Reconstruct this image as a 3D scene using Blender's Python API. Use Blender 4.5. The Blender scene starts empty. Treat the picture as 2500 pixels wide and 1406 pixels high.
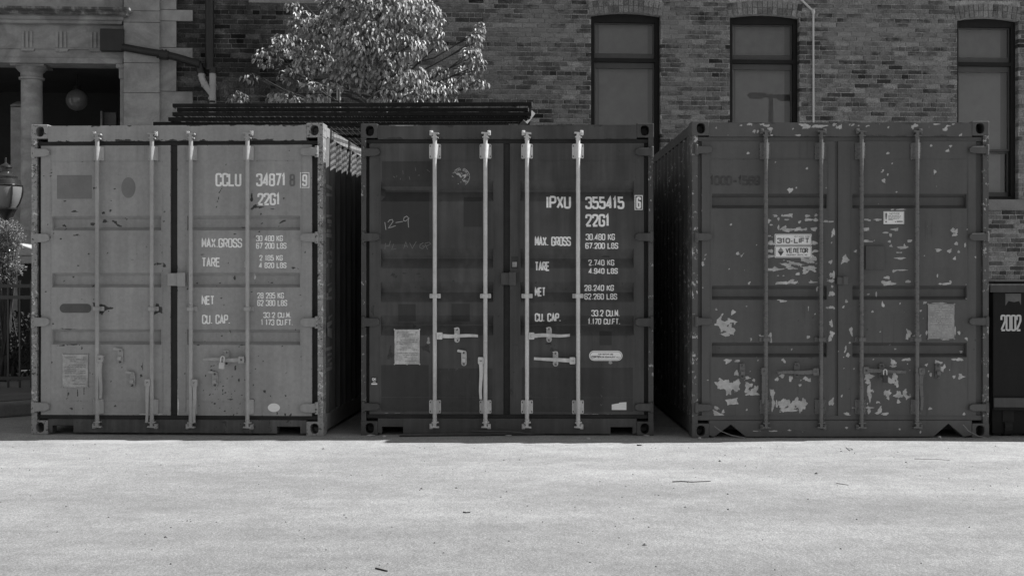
import bpy, math, random
import numpy as np
from mathutils import Vector, Matrix
random.seed(11); RNG = np.random.default_rng(11)
SC = bpy.context.scene
COL = SC.collection
rad = math.radians

# ------------------------------------------------------------------ camera, sky, sun, exposure
F = 3223.0                                    # focal length in photograph pixels (2500 wide)
CAMY, CAMZ, HOR = -11.0, 1.30, 681.0
cam_d = bpy.data.cameras.new("camera"); cam = bpy.data.objects.new("camera", cam_d); COL.objects.link(cam)
cam_d.sensor_width = 36.0; cam_d.lens = 36.0 * F / 2500.0
cam_d.shift_y = -(703.0 - HOR) / 2500.0
cam_d.clip_end = 900.0
cam.location = (0, CAMY, CAMZ); cam.rotation_euler = (rad(90), 0, 0)
SC.camera = cam

SUN = Vector((1.0, 0.13, 1.04)).normalized()   # direction towards the sun
elev = math.asin(SUN.z); azim = math.atan2(SUN.x, SUN.y)
w = bpy.data.worlds.new("World"); SC.world = w; w.use_nodes = True
wt = w.node_tree; bg = wt.nodes["Background"]
sky = wt.nodes.new("ShaderNodeTexSky"); sky.sky_type = 'NISHITA'; sky.sun_disc = False
sky.sun_elevation = elev; sky.sun_rotation = azim
bw = wt.nodes.new("ShaderNodeRGBToBW")        # black and white photograph: neutral daylight
wt.links.new(sky.outputs[0], bw.inputs[0]); wt.links.new(bw.outputs[0], bg.inputs[0])
bg.inputs[1].default_value = 0.10
sd = bpy.data.lights.new("sun", 'SUN'); sd.energy = 5.0; sd.angle = rad(0.5); sd.color = (1, 1, 1)
sun = bpy.data.objects.new("sun", sd); COL.objects.link(sun)
sun.rotation_euler = SUN.to_track_quat('Z', 'Y').to_euler()
SC.view_settings.view_transform = 'Standard'; SC.view_settings.look = 'None'
SC.view_settings.exposure = 0.50; SC.view_settings.gamma = 1.0
SC.cycles.max_bounces = 8; SC.cycles.diffuse_bounces = 5

# ------------------------------------------------------------------ node helpers (all values are greys)
def new_mat(name, rough=0.6):
    m = bpy.data.materials.new(name); m.use_nodes = True
    t = m.node_tree; b = t.nodes["Principled BSDF"]; b.inputs["Roughness"].default_value = rough
    return m, t, b
def setin(t, sock, v):
    if isinstance(v, (int, float)):
        try: sock.default_value = v
        except TypeError: sock.default_value = (v, v, v, 1)
    else: t.links.new(v, sock)
def mth(t, op, a, b=0.0, c=None, clamp=False):
    n = t.nodes.new("ShaderNodeMath"); n.operation = op; n.use_clamp = clamp
    setin(t, n.inputs[0], a); setin(t, n.inputs[1], b)
    if c is not None: setin(t, n.inputs[2], c)
    return n.outputs[0]
def step(t, v, lo, hi, a=0.0, b=1.0):
    n = t.nodes.new("ShaderNodeMapRange"); n.interpolation_type = 'SMOOTHSTEP'
    setin(t, n.inputs[0], v)
    for i, x in zip((1, 2, 3, 4), (lo, hi, a, b)): setin(t, n.inputs[i], x)
    return n.outputs[0]
def mixf(t, f, a, b):
    n = t.nodes.new("ShaderNodeMix"); n.data_type = 'FLOAT'
    setin(t, n.inputs[0], f); setin(t, n.inputs[2], a); setin(t, n.inputs[3], b)
    return n.outputs[0]
def coord(t, scale=(1, 1, 1), out="Object"):
    tc = t.nodes.new("ShaderNodeTexCoord"); mp = t.nodes.new("ShaderNodeMapping")
    mp.inputs["Scale"].default_value = scale; t.links.new(tc.outputs[out], mp.inputs[0]); return mp.outputs[0]
def noise(t, vec, scale, detail=4.0, rough=0.55, dist=0.0):
    n = t.nodes.new("ShaderNodeTexNoise"); t.links.new(vec, n.inputs["Vector"])
    n.inputs["Scale"].default_value = scale; n.inputs["Detail"].default_value = detail
    n.inputs["Roughness"].default_value = rough; n.inputs["Distortion"].default_value = dist
    return n.outputs["Fac"]
def attr(t, name):
    n = t.nodes.new("ShaderNodeAttribute"); n.attribute_name = name; return n.outputs["Fac"]
def bump(t, b, h, strength=0.3, dist=0.01):
    n = t.nodes.new("ShaderNodeBump"); n.inputs["Strength"].default_value = strength
    n.inputs["Distance"].default_value = dist; t.links.new(h, n.inputs["Height"])
    t.links.new(n.outputs[0], b.inputs["Normal"])

def simple(name, v, rough=0.6, var=0.25, scale=6.0, metal=0.0, bumps=0.0, spec=0.5):
    m, t, b = new_mat(name, rough)
    vec = coord(t)
    n1 = noise(t, vec, scale, 5); n2 = noise(t, vec, scale * 9, 4)
    f = mth(t, 'ADD', mth(t, 'MULTIPLY', n1, 0.65), mth(t, 'MULTIPLY', n2, 0.35))
    setin(t, b.inputs["Base Color"], step(t, f, 0.3, 0.7, v * (1 - var), v * (1 + var)))
    b.inputs["Metallic"].default_value = metal
    b.inputs["Specular IOR Level"].default_value = spec
    if bumps: bump(t, b, n2, bumps, 0.01)
    return m

def paint(name, v, chipv, rustv, rough=0.5, streak=0.25, blotch=0.3, speck=0.70, grime=0.30):
    """old container paint: cloudy fading, vertical run marks, rust specks; 'chip' and 'rust'
    attributes of the mesh say where the coat has flaked off or corroded"""
    m, t, b = new_mat(name, rough)
    vec = coord(t); vs = coord(t, (14, 14, 0.7))
    n1 = noise(t, vec, 1.7, 5, 0.6); n2 = noise(t, vs, 1.0, 4, 0.6); n3 = noise(t, vec, 34, 3, 0.6)
    col = mth(t, 'MULTIPLY', step(t, n1, 0.3, 0.7, 1 - blotch, 1 + blotch), step(t, n2, 0.3, 0.72, 1 - streak, 1 + streak))
    col = mth(t, 'MULTIPLY', col, step(t, n3, 0.25, 0.75, 0.92, 1.08))
    col = mth(t, 'MULTIPLY', col, v)
    run = mth(t, 'MULTIPLY', step(t, noise(t, coord(t, (26, 26, 1.1)), 1.0, 4, 0.65), 0.56, 0.72), step(t, noise(t, vec, 3.1, 3), 0.46, 0.62))
    col = mth(t, 'MULTIPLY', col, mth(t, 'SUBTRACT', 1.0, mth(t, 'MULTIPLY', run, grime)))
    scuff = mth(t, 'MULTIPLY', step(t, noise(t, coord(t, (2.2, 2.2, 46)), 1.0, 4, 0.7, 0.3), 0.66, 0.74), step(t, noise(t, vec, 4.0, 3), 0.5, 0.62))
    col = mth(t, 'MULTIPLY', col, mth(t, 'ADD', 1.0, mth(t, 'MULTIPLY', scuff, 0.22)))
    sp = noise(t, coord(t, (1, 1, 0.8)), 21, 3, 0.65, 0.4)
    gate = step(t, noise(t, vec, 2.3, 2), 0.45, 0.6)
    spot = mth(t, 'MULTIPLY', step(t, sp, speck, speck + 0.025), gate)
    col = mixf(t, spot, col, rustv)
    rn = mth(t, 'ADD', attr(t, 'rust'), mth(t, 'MULTIPLY', mth(t, 'SUBTRACT', noise(t, vec, 42, 6, 0.7), 0.5), 1.5))
    rk = step(t, rn, 0.47, 0.55)
    rtone = mth(t, 'MULTIPLY', step(t, noise(t, vec, 60, 4, 0.7), 0.3, 0.7, 0.55, 1.5), rustv)
    col = mixf(t, rk, col, rtone)
    cn = mth(t, 'ADD', attr(t, 'chip'), mth(t, 'MULTIPLY', mth(t, 'SUBTRACT', noise(t, vec, 30, 8, 0.72, 0.3), 0.5), 1.7))
    ck = step(t, cn, 0.49, 0.53)
    col = mixf(t, mth(t, 'MULTIPLY', step(t, cn, 0.30, 0.49), 0.45), col, rustv)
    ctone = mth(t, 'MULTIPLY', step(t, noise(t, vec, 13, 7, .7), 0.3, 0.7, 0.62, 1.12), chipv)
    col = mixf(t, ck, col, ctone)
    setin(t, b.inputs["Base Color"], col)
    setin(t, b.inputs["Roughness"], step(t, n3, 0.2, 0.8, rough - 0.08, rough + 0.15))
    h = mth(t, 'ADD', mth(t, 'MULTIPLY', noise(t, vec, 5, 3), 0.8), mth(t, 'MULTIPLY', n3, 0.05))
    h = mth(t, 'SUBTRACT', h, mth(t, 'MULTIPLY', mth(t, 'MAXIMUM', ck, rk), 0.06))
    bump(t, b, h, 0.35, 0.02)
    return m

# ------------------------------------------------------------------ mesh builder
class MB:
    def __init__(s): s.v = []; s.f = []; s.at = {}; s.ft = []; s.tone = None
    def _add(s, vs, fs, **at):
        o = len(s.v); s.v += [tuple(p) for p in vs]
        s.f += [tuple(i + o for i in f) for f in fs]
        for k, val in at.items():
            a = s.at.setdefault(k, {})
            for i in range(len(vs)): a[o + i] = val[i] if hasattr(val, '__len__') else val
        s.ft += [s.tone if s.tone is not None else 0.0] * len(fs)
        return s
    def box(s, x0, x1, y0, y1, z0, z1, **at):
        vs = [(x, y, z) for x in (x0, x1) for y in (y0, y1) for z in (z0, z1)]
        return s._add(vs, [(0, 1, 3, 2), (4, 6, 7, 5), (0, 4, 5, 1), (2, 3, 7, 6), (0, 2, 6, 4), (1, 5, 7, 3)], **at)
    def tube(s, pts, r, n=10, caps=True, **at):
        pts = [Vector(p) for p in pts]; m = len(pts)
        rs = list(r) if hasattr(r, '__len__') else [r] * m
        vs = []; up = None
        for i, p in enumerate(pts):
            d = (pts[min(i + 1, m - 1)] - pts[max(i - 1, 0)]).normalized()
            if up is None:
                up = Vector((0, 0, 1)) if abs(d.z) < 0.9 else Vector((0, 1, 0))
            u = d.cross(up).normalized(); up = u.cross(d).normalized()
            for k in range(n):
                a = 2 * math.pi * k / n
                vs.append(p + (u * math.cos(a) + up * math.sin(a)) * rs[i])
        fs = [(i * n + k, i * n + (k + 1) % n, (i + 1) * n + (k + 1) % n, (i + 1) * n + k) for i in range(m - 1) for k in range(n)]
        if caps: fs += [tuple(range(n))[::-1], tuple((m - 1) * n + k for k in range(n))]
        return s._add(vs, fs, **at)
    def lathe(s, prof, cx, cy, n=24, cap=True, **at):
        vs = [(cx + r * math.cos(2 * math.pi * k / n), cy + r * math.sin(2 * math.pi * k / n), z) for r, z in prof for k in range(n)]
        m = len(prof)
        fs = [(i * n + k, i * n + (k + 1) % n, (i + 1) * n + (k + 1) % n, (i + 1) * n + k) for i in range(m - 1) for k in range(n)]
        if cap: fs += [tuple(range(n))[::-1], tuple((m - 1) * n + k for k in range(n))]
        return s._add(vs, fs, **at)
    def prism(s, poly, y0, y1, **at):                 # polygon in x,z pushed from y0 to y1
        n = len(poly)
        vs = [(x, y0, z) for x, z in poly] + [(x, y1, z) for x, z in poly]
        fs = [tuple(range(n)), tuple(range(2 * n - 1, n - 1, -1))] + [(i, i + n, (i + 1) % n + n, (i + 1) % n) for i in range(n)]
        return s._add(vs, fs, **at)
    def holeplate(s, x0, x1, y0, y1, z0, z1, cx, cz, rx, rz, depth, n=20, **at):
        """a block whose front face has an oval pocket"""
        out = []; inn = []
        for k in range(n):
            a = 2 * math.pi * (k + 0.5) / n; c, q = math.cos(a), math.sin(a)
            inn.append((cx + rx * math.copysign(abs(c) ** 0.8, c), cz + rz * math.copysign(abs(q) ** 0.8, q)))
            tx = ((x1 if c > 0 else x0) - cx) / c if abs(c) > 1e-6 else 1e9
            tz = ((z1 if q > 0 else z0) - cz) / q if abs(q) > 1e-6 else 1e9
            tt = min(tx, tz); out.append((cx + c * tt, cz + q * tt))
        for i, (px, pz) in enumerate([(x1, z1), (x0, z1), (x0, z0), (x1, z0)]):
            j = min(range(n), key=lambda k: (out[k][0] - px) ** 2 + (out[k][1] - pz) ** 2); out[j] = (px, pz)
        vs = [(x, y0, z) for x, z in out] + [(x, y0, z) for x, z in inn] + [(x, y0 + depth, z) for x, z in inn] + [(x, y1, z) for x, z in out]
        fs = []
        for k in range(n):
            k2 = (k + 1) % n
            fs += [(k, k2, n + k2, n + k), (n + k, n + k2, 2 * n + k2, 2 * n + k), (k, 3 * n + k, 3 * n + k2, k2)]
        fs += [tuple(2 * n + k for k in range(n)), tuple(3 * n + k for k in range(n))[::-1]]
        return s._add(vs, fs, **at)
    def ribbon(s, pts, t, yf, closed=False, **at):
        """a flat painted stroke in x,z; yf(x,z) is the surface it lies on"""
        Q = [Vector((p[0], p[1])) for p in pts]; P = []
        for i, q in enumerate(Q):
            P.append(q)
            if i < len(Q) - 1 or closed:
                e = Q[(i + 1) % len(Q)]; m = int((e - q).length / .014)
                P += [q.lerp(e, (j + 1) / (m + 1)) for j in range(m)]
        n = len(P); L = []; R = []
        for i in range(n):
            if closed: a, b = P[i - 1], P[(i + 1) % n]
            else: a, b = P[max(i - 1, 0)], P[min(i + 1, n - 1)]
            d1 = (P[i] - a); d2 = (b - P[i])
            d1 = d1.normalized() if d1.length > 1e-9 else d2.normalized()
            d2 = d2.normalized() if d2.length > 1e-9 else d1
            n1 = Vector((-d1.y, d1.x)); n2 = Vector((-d2.y, d2.x)); mm = n1 + n2
            if mm.length < 1e-6: mm = n1
            mm.normalize(); k = 1 / max(0.45, mm.dot(n1))
            L.append(P[i] + mm * t / 2 * k); R.append(P[i] - mm * t / 2 * k)
        vs = [(q.x, yf(q.x, q.y), q.y) for q in L] + [(q.x, yf(q.x, q.y), q.y) for q in R]
        fs = [(i, i + 1, n + i + 1, n + i) for i in range(n - 1)]
        if closed: fs.append((n - 1, 0, n, 2 * n - 1))
        return s._add(vs, fs, **at)
    def build(s, name, mat, parent=None, smooth=False, bevel=0.0, loc=None, seg=2):
        me = bpy.data.meshes.new(name); me.from_pydata(s.v, [], s.f); me.update()
        for k, a in s.at.items():
            arr = np.zeros(len(s.v), dtype=np.float32)
            arr[list(a.keys())] = list(a.values())
            me.attributes.new(k, 'FLOAT', 'POINT').data.foreach_set('value', arr)
        if any(s.ft): me.attributes.new('tone', 'FLOAT', 'FACE').data.foreach_set('value', np.array(s.ft, dtype=np.float32))
        if mat: me.materials.append(mat)
        if smooth:
            me.shade_smooth(); me.set_sharp_from_angle(angle=rad(38))
        o = bpy.data.objects.new(name, me); COL.objects.link(o)
        if parent: o.parent = parent
        if loc: o.location = loc
        if bevel:
            md = o.modifiers.new("edge", 'BEVEL'); md.width = bevel; md.segments = seg; md.limit_method = 'ANGLE'; md.angle_limit = rad(40)
        return o
def thing(name, label, cat, loc=(0, 0, 0), rz=0.0, group=None):
    o = bpy.data.objects.new(name, None); o.empty_display_size = 0.1; COL.objects.link(o)
    o.location = loc; o.rotation_euler = (0, 0, rz); return tag(o, label, cat, group)
def tag(o, label=None, cat=None, group=None, kind=None):
    if label: o["label"] = label
    if cat: o["category"] = cat
    if group: o["group"] = group
    if kind: o["kind"] = kind
    return o
def lab(o, s): o["label"] = s; return o
def at(px, py, Y):                                      # photograph measurement -> point at depth Y
    d = Y - CAMY; return Vector(((px - 1250) * d / F, Y, CAMZ - (py - HOR) * d / F))
def ground_at(px, py):
    d = CAMZ * F / (py - HOR); return Vector(((px - 1250) * d / F, d + CAMY, 0.0))

# ------------------------------------------------------------------ stroke lettering
_R = True
GL = {
'0': [([(0,0),(0,1),(1,1),(1,0)], 2)], 'O': [([(0,0),(0,1),(1,1),(1,0)], 2)],
'1': [([(.1,.78),(.5,1),(.5,0)], 0)], 'I': [([(.5,0),(.5,1)], 0)],
'2': [([(0,.7),(0,1),(1,1),(1,.62),(.02,.03)], 1), ([(0,0),(1,0)], 0)],
'3': [([(0,.76),(0,1),(1,1),(1,.53),(.4,.53)], 1), ([(.4,.53),(1,.53),(1,0),(0,0),(0,.24)], 1)],
'4': [([(.74,0),(.74,1),(0,.24),(1,.24)], 0)],
'5': [([(.95,1),(.06,1),(.06,.52)], 0), ([(.06,.56),(1,.6),(1,0),(0,0),(0,.22)], 1)],
'6': [([(1,.78),(1,1),(0,1),(0,0),(1,0),(1,.56),(.06,.56)], 1)],
'7': [([(0,1),(1,1),(.34,0)], 0)],
'8': [([(0.03,.53),(0.03,1),(.97,1),(.97,.53)], 2), ([(0,.53),(0,0),(1,0),(1,.53)], 2)],
'9': [([(0,.22),(0,0),(1,0),(1,1),(0,1),(0,.44),(.94,.44)], 1)],
'A': [([(0,0),(.5,1),(1,0)], 0), ([(.18,.28),(.82,.28)], 0)],
'B': [([(0,.53),(0,0),(1,0),(1,.53)], 2), ([(0,.53),(0,1),(.92,1),(.92,.53)], 2)],
'C': [([(1,.7),(1,1),(0,1),(0,0),(1,0),(1,.3)], 1)],
'D': [([(0,0),(0,1),(1,1),(1,0)], 2)],
'E': [([(1,1),(0,1),(0,0),(1,0)], 0), ([(0,.52),(.85,.52)], 0)],
'F': [([(1,1),(0,1),(0,0)], 0), ([(0,.52),(.85,.52)], 0)],
'G': [([(1,.72),(1,1),(0,1),(0,0),(1,0),(1,.46),(.55,.46)], 1)],
'H': [([(0,0),(0,1)], 0), ([(1,0),(1,1)], 0), ([(0,.5),(1,.5)], 0)],
'K': [([(0,0),(0,1)], 0), ([(1,1),(.05,.42)], 0), ([(.3,.58),(1,0)], 0)],
'L': [([(0,1),(0,0),(1,0)], 0)],
'M': [([(0,0),(0,1),(.5,.3),(1,1),(1,0)], 0)],
'N': [([(0,0),(0,1),(1,0),(1,1)], 0)],
'P': [([(0,0),(0,1)], 0), ([(0,1),(1,1),(1,.46),(0,.46)], 1)],
'Q': [([(0,0),(0,1),(1,1),(1,0)], 2), ([(.6,.25),(1,-.08)], 0)],
'R': [([(0,0),(0,1)], 0), ([(0,1),(1,1),(1,.48),(0,.48)], 1), ([(.45,.48),(1,0)], 0)],
'S': [([(1,.74),(1,1),(0,1),(0,.56),(1,.46),(1,0),(0,0),(0,.26)], 1)],
'T': [([(0,1),(1,1)], 0), ([(.5,1),(.5,0)], 0)],
'U': [([(0,1),(0,0),(1,0),(1,1)], 1)],
'V': [([(0,1),(.5,0),(1,1)], 0)],
'W': [([(0,1),(.25,0),(.5,.8),(.75,0),(1,1)], 0)],
'X': [([(0,0),(1,1)], 0), ([(0,1),(1,0)], 0)],
'Y': [([(0,1),(.5,.5),(1,1)], 0), ([(.5,.5),(.5,0)], 0)],
'n': [([(0,0),(0,1),(1,1),(1,0)], 1)],
'-': [([(.1,.42),(.9,.42)], 0)], '.': [([(.5,0),(.5,.1)], 0)], ',': [([(.5,.1),(.3,-.1)], 0)],
}
NARROW = {'I': .25, '.': .3, ',': .3, ' ': .55, '1': .62}
def soften(pts, closed, rx, rz):
    out = []; n = len(pts)
    for i, p in enumerate(pts):
        if not closed and i in (0, n - 1): out.append(p); continue
        a, b = pts[i - 1], pts[(i + 1) % n]
        def cut(q):
            dx, dz = q[0] - p[0], q[1] - p[1]; L = math.hypot(dx, dz)
            k = min(0.42, rx / L if L > 0 else 0); return (p[0] + dx * k, p[1] + dz * k)
        q1, q2 = cut(a), cut(b)
        for s in (0, .33, .67, 1):
            u = 1 - s; out.append((u*u*q1[0] + 2*u*s*p[0] + s*s*q2[0], u*u*q1[1] + 2*u*s*p[1] + s*s*q2[1]))
    return out
def text(mb, s, x0, x1, z0, z1, t, yf, gap=0.42, slant=0.0, **at_):
    """write s so that its strokes fill x0..x1, z0..z1"""
    ws = [NARROW.get(c, 1.0) for c in s]; tot = sum(ws) + gap * (len(s) - 1)
    k = (x1 - x0 - t) / tot; h = z1 - z0 - t; cx = x0 + t / 2; zb = z0 + t / 2
    for c, wd in zip(s, ws):
        for pts, mode in GL.get(c, []):
            fix = (c in 'I.,')
            P = [((cx + (0.5 * wd * k if fix else x * wd * k)) if fix else cx + x * wd * k, zb + z * h) for x, z in pts]
            P = [(x + (z - zb) * slant, z) for x, z in P]
            if mode: P = soften(P, mode == 2, min(k * .38, h * .3), 0)
            mb.ribbon(P, t, yf, closed=(mode == 2), **at_)
        cx += (wd + gap) * k
def rrect(x0, x1, z0, z1, r, n=5):
    out = []
    for cx, cz, a0 in ((x1 - r, z1 - r, 0), (x0 + r, z1 - r, 90), (x0 + r, z0 + r, 180), (x1 - r, z0 + r, 270)):
        for k in range(n): a = rad(a0 + 90 * k / (n - 1)); out.append((cx + r * math.cos(a), cz + r * math.sin(a)))
    return out
def ellipse(cx, cz, rx, rz, n=28): return [(cx + rx * math.cos(2*math.pi*k/n), cz + rz * math.sin(2*math.pi*k/n)) for k in range(n)]
#==GROUND==
# ------------------------------------------------------------------ ground
def ground_mat():
    m, t, b = new_mat("worn_pale_asphalt", 0.9)
    vec = coord(t); va = coord(t, (0.35, 1.0, 1.0))
    big = noise(t, va, 0.9, 5, 0.6); mid = noise(t, vec, 5, 4, 0.6)
    fine = noise(t, vec, 85, 3, 0.65); grit = noise(t, vec, 210, 2, 0.6)
    sy = t.nodes.new('ShaderNodeSeparateXYZ'); t.links.new(vec, sy.inputs[0])
    far_lift = step(t, mth(t, 'ADD', sy.outputs[1], mth(t, 'MULTIPLY', mth(t, 'SUBTRACT', big, 0.5), 3.0)), -5.5, -0.6, 0.218, 0.315)   # far-ground brightness painted into the base colour, rising towards the containers
    v = mth(t, 'MULTIPLY', far_lift, step(t, big, 0.3, 0.7, 0.84, 1.12))
    v = mth(t, 'MULTIPLY', v, step(t, mid, 0.3, 0.7, 0.90, 1.10)); v = mth(t, 'MULTIPLY', v, step(t, noise(t, coord(t, (1, .45, 1)), 32, 4, .7), 0.3, 0.7, 0.86, 1.14))
    v = mth(t, 'MULTIPLY', v, step(t, fine, 0.3, 0.7, 0.66, 1.34))
    v = mth(t, 'MULTIPLY', v, step(t, grit, 0.3, 0.7, 0.7, 1.3))
    vo = t.nodes.new("ShaderNodeTexVoronoi"); vo.inputs["Scale"].default_value = 48; t.links.new(vec, vo.inputs["Vector"])
    pit = step(t, vo.outputs["Distance"], 0.07, 0.16, 1.0, 0.0)
    pg = step(t, noise(t, vec, 7, 3), 0.52, 0.62)
    v = mixf(t, mth(t, 'MULTIPLY', mth(t, 'MULTIPLY', pit, pg), 0.55), v, 0.10)
    # chalky spill by the left-hand container
    vs = t.nodes.new("ShaderNodeVectorMath"); vs.operation = 'DISTANCE'; t.links.new(vec, vs.inputs[0]); vs.inputs[1].default_value = (-4.3, -0.65, 0)
    k = mth(t, 'ADD', vs.outputs["Value"], mth(t, 'MULTIPLY', noise(t, vec, 6, 4), 0.5))
    v = mixf(t, step(t, k, 0.45, 0.52, 0.55, 0.0), v, 0.52)
    vs2 = t.nodes.new("ShaderNodeVectorMath"); vs2.operation = 'DISTANCE'; t.links.new(coord(t, (0.3, 1, 1)), vs2.inputs[0]); vs2.inputs[1].default_value = (-0.93, -0.42, 0)
    k2 = mth(t, 'ADD', vs2.outputs["Value"], mth(t, 'MULTIPLY', noise(t, vec, 9, 4), 0.25))
    v = mixf(t, step(t, k2, 0.2, 0.3, 0.5, 0.0), v, 0.48)
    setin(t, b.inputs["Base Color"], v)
    h = mth(t, 'ADD', fine, mth(t, 'MULTIPLY', grit, 0.6))
    bump(t, b, h, 0.55, 0.006)
    b.inputs["Specular IOR Level"].default_value = 0.3; b.inputs["Sheen Weight"].default_value = 0.08; b.inputs["Sheen Roughness"].default_value = 0.5
    return m
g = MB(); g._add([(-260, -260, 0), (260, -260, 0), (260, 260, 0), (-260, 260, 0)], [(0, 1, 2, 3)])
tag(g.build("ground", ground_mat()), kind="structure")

M_kerb = simple("kerb_concrete", 0.22, 0.9, 0.2, 5, bumps=0.3)
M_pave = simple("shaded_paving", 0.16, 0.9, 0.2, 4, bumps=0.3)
# raised bed with a rounded kerb at the left
edge = [(-9.0, 1.15), (-5.4, 1.15), (-4.85, 1.3), (-4.4, 1.75), (-4.2, 2.4), (-4.2, 6.9), (-9.0, 6.9)]
def offs(poly, d):
    c = Vector((-6.6, 4.0)); out = []
    for x, y in poly: out.append((x + (d if x < c.x else -d), y + (d if y < c.y else -d)))
    return out
def slab(poly, z0, z1):
    n = len(poly); mb = MB()
    mb._add([(x, y, z0) for x, y in poly] + [(x, y, z1) for x, y in poly], [tuple(range(n))[::-1], tuple(range(n, 2*n))] + [(i, (i+1) % n, (i+1) % n + n, i + n) for i in range(n)])
    return mb
tag(slab(edge, 0.0, 0.13).build("kerb", M_kerb, bevel=0.02), kind="structure")
tag(slab(offs(edge, 0.16), 0.05, 0.137).build("pavement", M_pave), kind="structure")
#==CONTAINERS==
# ------------------------------------------------------------------ shipping containers
M_rubber = simple("perished_rubber_seal", 0.018, 0.8, 0.3, 9)
M_dark = simple("dark_hollow", 0.02, 0.9)
M_white = paint("white_stencil_paint", 0.88, 0.74, 0.25, rough=0.6, streak=0.06, blotch=0.06, speck=0.74)
M_sticker = simple("white_sticker", 0.82, 0.5, 0.06, 8)
M_ink = simple("dark_print", 0.05, 0.5, 0.2, 9)
M_inkgrey = simple("grey_print", 0.12, 0.5, 0.2, 9)
M_chalk = simple("chalk_scrawl", 0.34, 0.9, 0.25, 40)
M_chalkdim = simple("faint_chalk_scrawl", 0.17, 0.9, 0.3, 40)

W, H, L = 2.438, 2.591, 6.058
def blobs(chips, X, Z, base=0.0):
    """field over arrays X,Z: 1 at the middle of a flake, falling to 0 at its rim"""
    fld = np.full(X.shape, base, dtype=np.float32)
    for i, c in enumerate(chips):
        x, z, rx, rz = c[:4]; an = c[4] if len(c) > 4 else 0.0; st = c[5] if len(c) > 5 else 1.25
        m = (np.abs(X - x) < (rx + rz) * 1.5) & (np.abs(Z - z) < (rx + rz) * 1.5)
        if not m.any(): continue
        dx = X[m] - x; dz = Z[m] - z; ca, sa = math.cos(an), math.sin(an)
        u = (dx * ca + dz * sa) / rx; v = (-dx * sa + dz * ca) / rz
        th = np.arctan2(v, u); ph = i * 1.7
        r = np.sqrt(u*u + v*v) * (1 + 0.22 * np.sin(3 * th + ph) + 0.16 * np.sin(5 * th + 2.3 * ph) + .1 * np.sin(9 * th + ph))
        fld[m] = np.maximum(fld[m], st * (1 - 0.75 * r))
    return fld
def plate(name, mat, parent, x0, x1, z0, z1, yf, back, chips=(), rusts=(), stepm=0.009, cb=0.0, rb=0.0, dents=0.0, edge_rust=0.0, seed=0):
    """a sheet-metal front made of a fine net, with returns at its rim; yf gives its pressed profile"""
    xs = np.linspace(x0, x1, max(2, int((x1 - x0) / stepm) + 1)); zs = np.linspace(z0, z1, max(2, int((z1 - z0) / stepm) + 1))
    if hasattr(yf, 'zk'):
        zs = np.unique(np.concatenate([zs, [z for z in yf.zk if z0 < z < z1]])); xs = np.unique(np.concatenate([xs, [x for x in yf.xk if x0 < x < x1]]))
    X, Z = np.meshgrid(xs, zs); Y = yf.arr(X, Z) if hasattr(yf, 'arr') else np.full(X.shape, yf)
    if dents:
        r = np.random.default_rng(seed)
        for _ in range(26):
            cx, cz, q = r.uniform(x0, x1), r.uniform(z0, z1), r.uniform(.06, .25)
            Y = Y + dents * r.uniform(-1, 1) * np.exp(-((X - cx)**2 + (Z - cz)**2) / q**2)
    nz, nx = X.shape
    ch = blobs(chips, X, Z, cb); ru = blobs(rusts, X, Z, rb)
    if edge_rust:
        d = np.minimum(np.minimum(X - x0, x1 - X), np.minimum(Z - z0, z1 - Z)); ru = np.maximum(ru, edge_rust * np.exp(-d / 0.012))
    vs = np.stack([X, Y, Z], -1).reshape(-1, 3).tolist()
    idx = np.arange(nz * nx).reshape(nz, nx)
    fs = np.stack([idx[:-1, :-1], idx[:-1, 1:], idx[1:, 1:], idx[1:, :-1]], -1).reshape(-1, 4).tolist()
    rim = list(idx[0, :]) + list(idx[1:, -1]) + list(idx[-1, ::-1][1:]) + list(idx[::-1, 0][1:-1])
    o = len(vs); vs += [(vs[i][0], back, vs[i][2]) for i in rim]
    m = len(rim); fs += [(rim[i], o + i, o + (i + 1) % m, rim[(i + 1) % m]) for i in range(m)]
    chl = ch.reshape(-1).tolist() + [cb] * m; rul = ru.reshape(-1).tolist() + [max(rb, edge_rust)] * m
    mb = MB(); mb._add(vs, fs, chip=chl, rust=rul)
    return mb.build(name, mat, parent, smooth=True)

class Profile:
    """front of a door: flat at y0 with horizontal pressed channels (z0,z1) between xa and xb"""
    def __init__(s, y0, chans, spans, depth, slope, seed=0):
        s.y0 = y0; s.ch = chans; s.sp = spans; s.d = depth; s.sl = slope
        s.zk = [z for a, b in chans for z in (a, a + slope, b - slope, b)]
        s.xk = [x for a, b in spans for x in (a, a + .004, b - .004, b)]
        r = np.random.default_rng(seed); s.dn = [(r.uniform(-1.15, 1.15), r.uniform(.15, 2.4), r.uniform(.08, .28), r.uniform(-1, 1) * .0042) for _ in range(46)]
    def arr(s, X, Z):
        Y = np.full(np.shape(X), s.y0, dtype=float); inx = np.zeros(np.shape(X))
        for a, b in s.sp: inx = np.maximum(inx, np.clip(np.minimum((X - a) / .004, (b - X) / .004), 0, 1))
        for a, b in s.ch: Y = Y + s.d * inx * np.clip(np.minimum((Z - a) / s.sl, (b - Z) / s.sl), 0, 1)
        for cx, cz, q, a in s.dn: Y = Y + a * np.exp(-((X - cx)**2 + (Z - cz)**2) / q**2)
        return Y
    def __call__(s, x, z, off=0.0): return float(s.arr(np.array([x]), np.array([z]))[0]) - off

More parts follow.
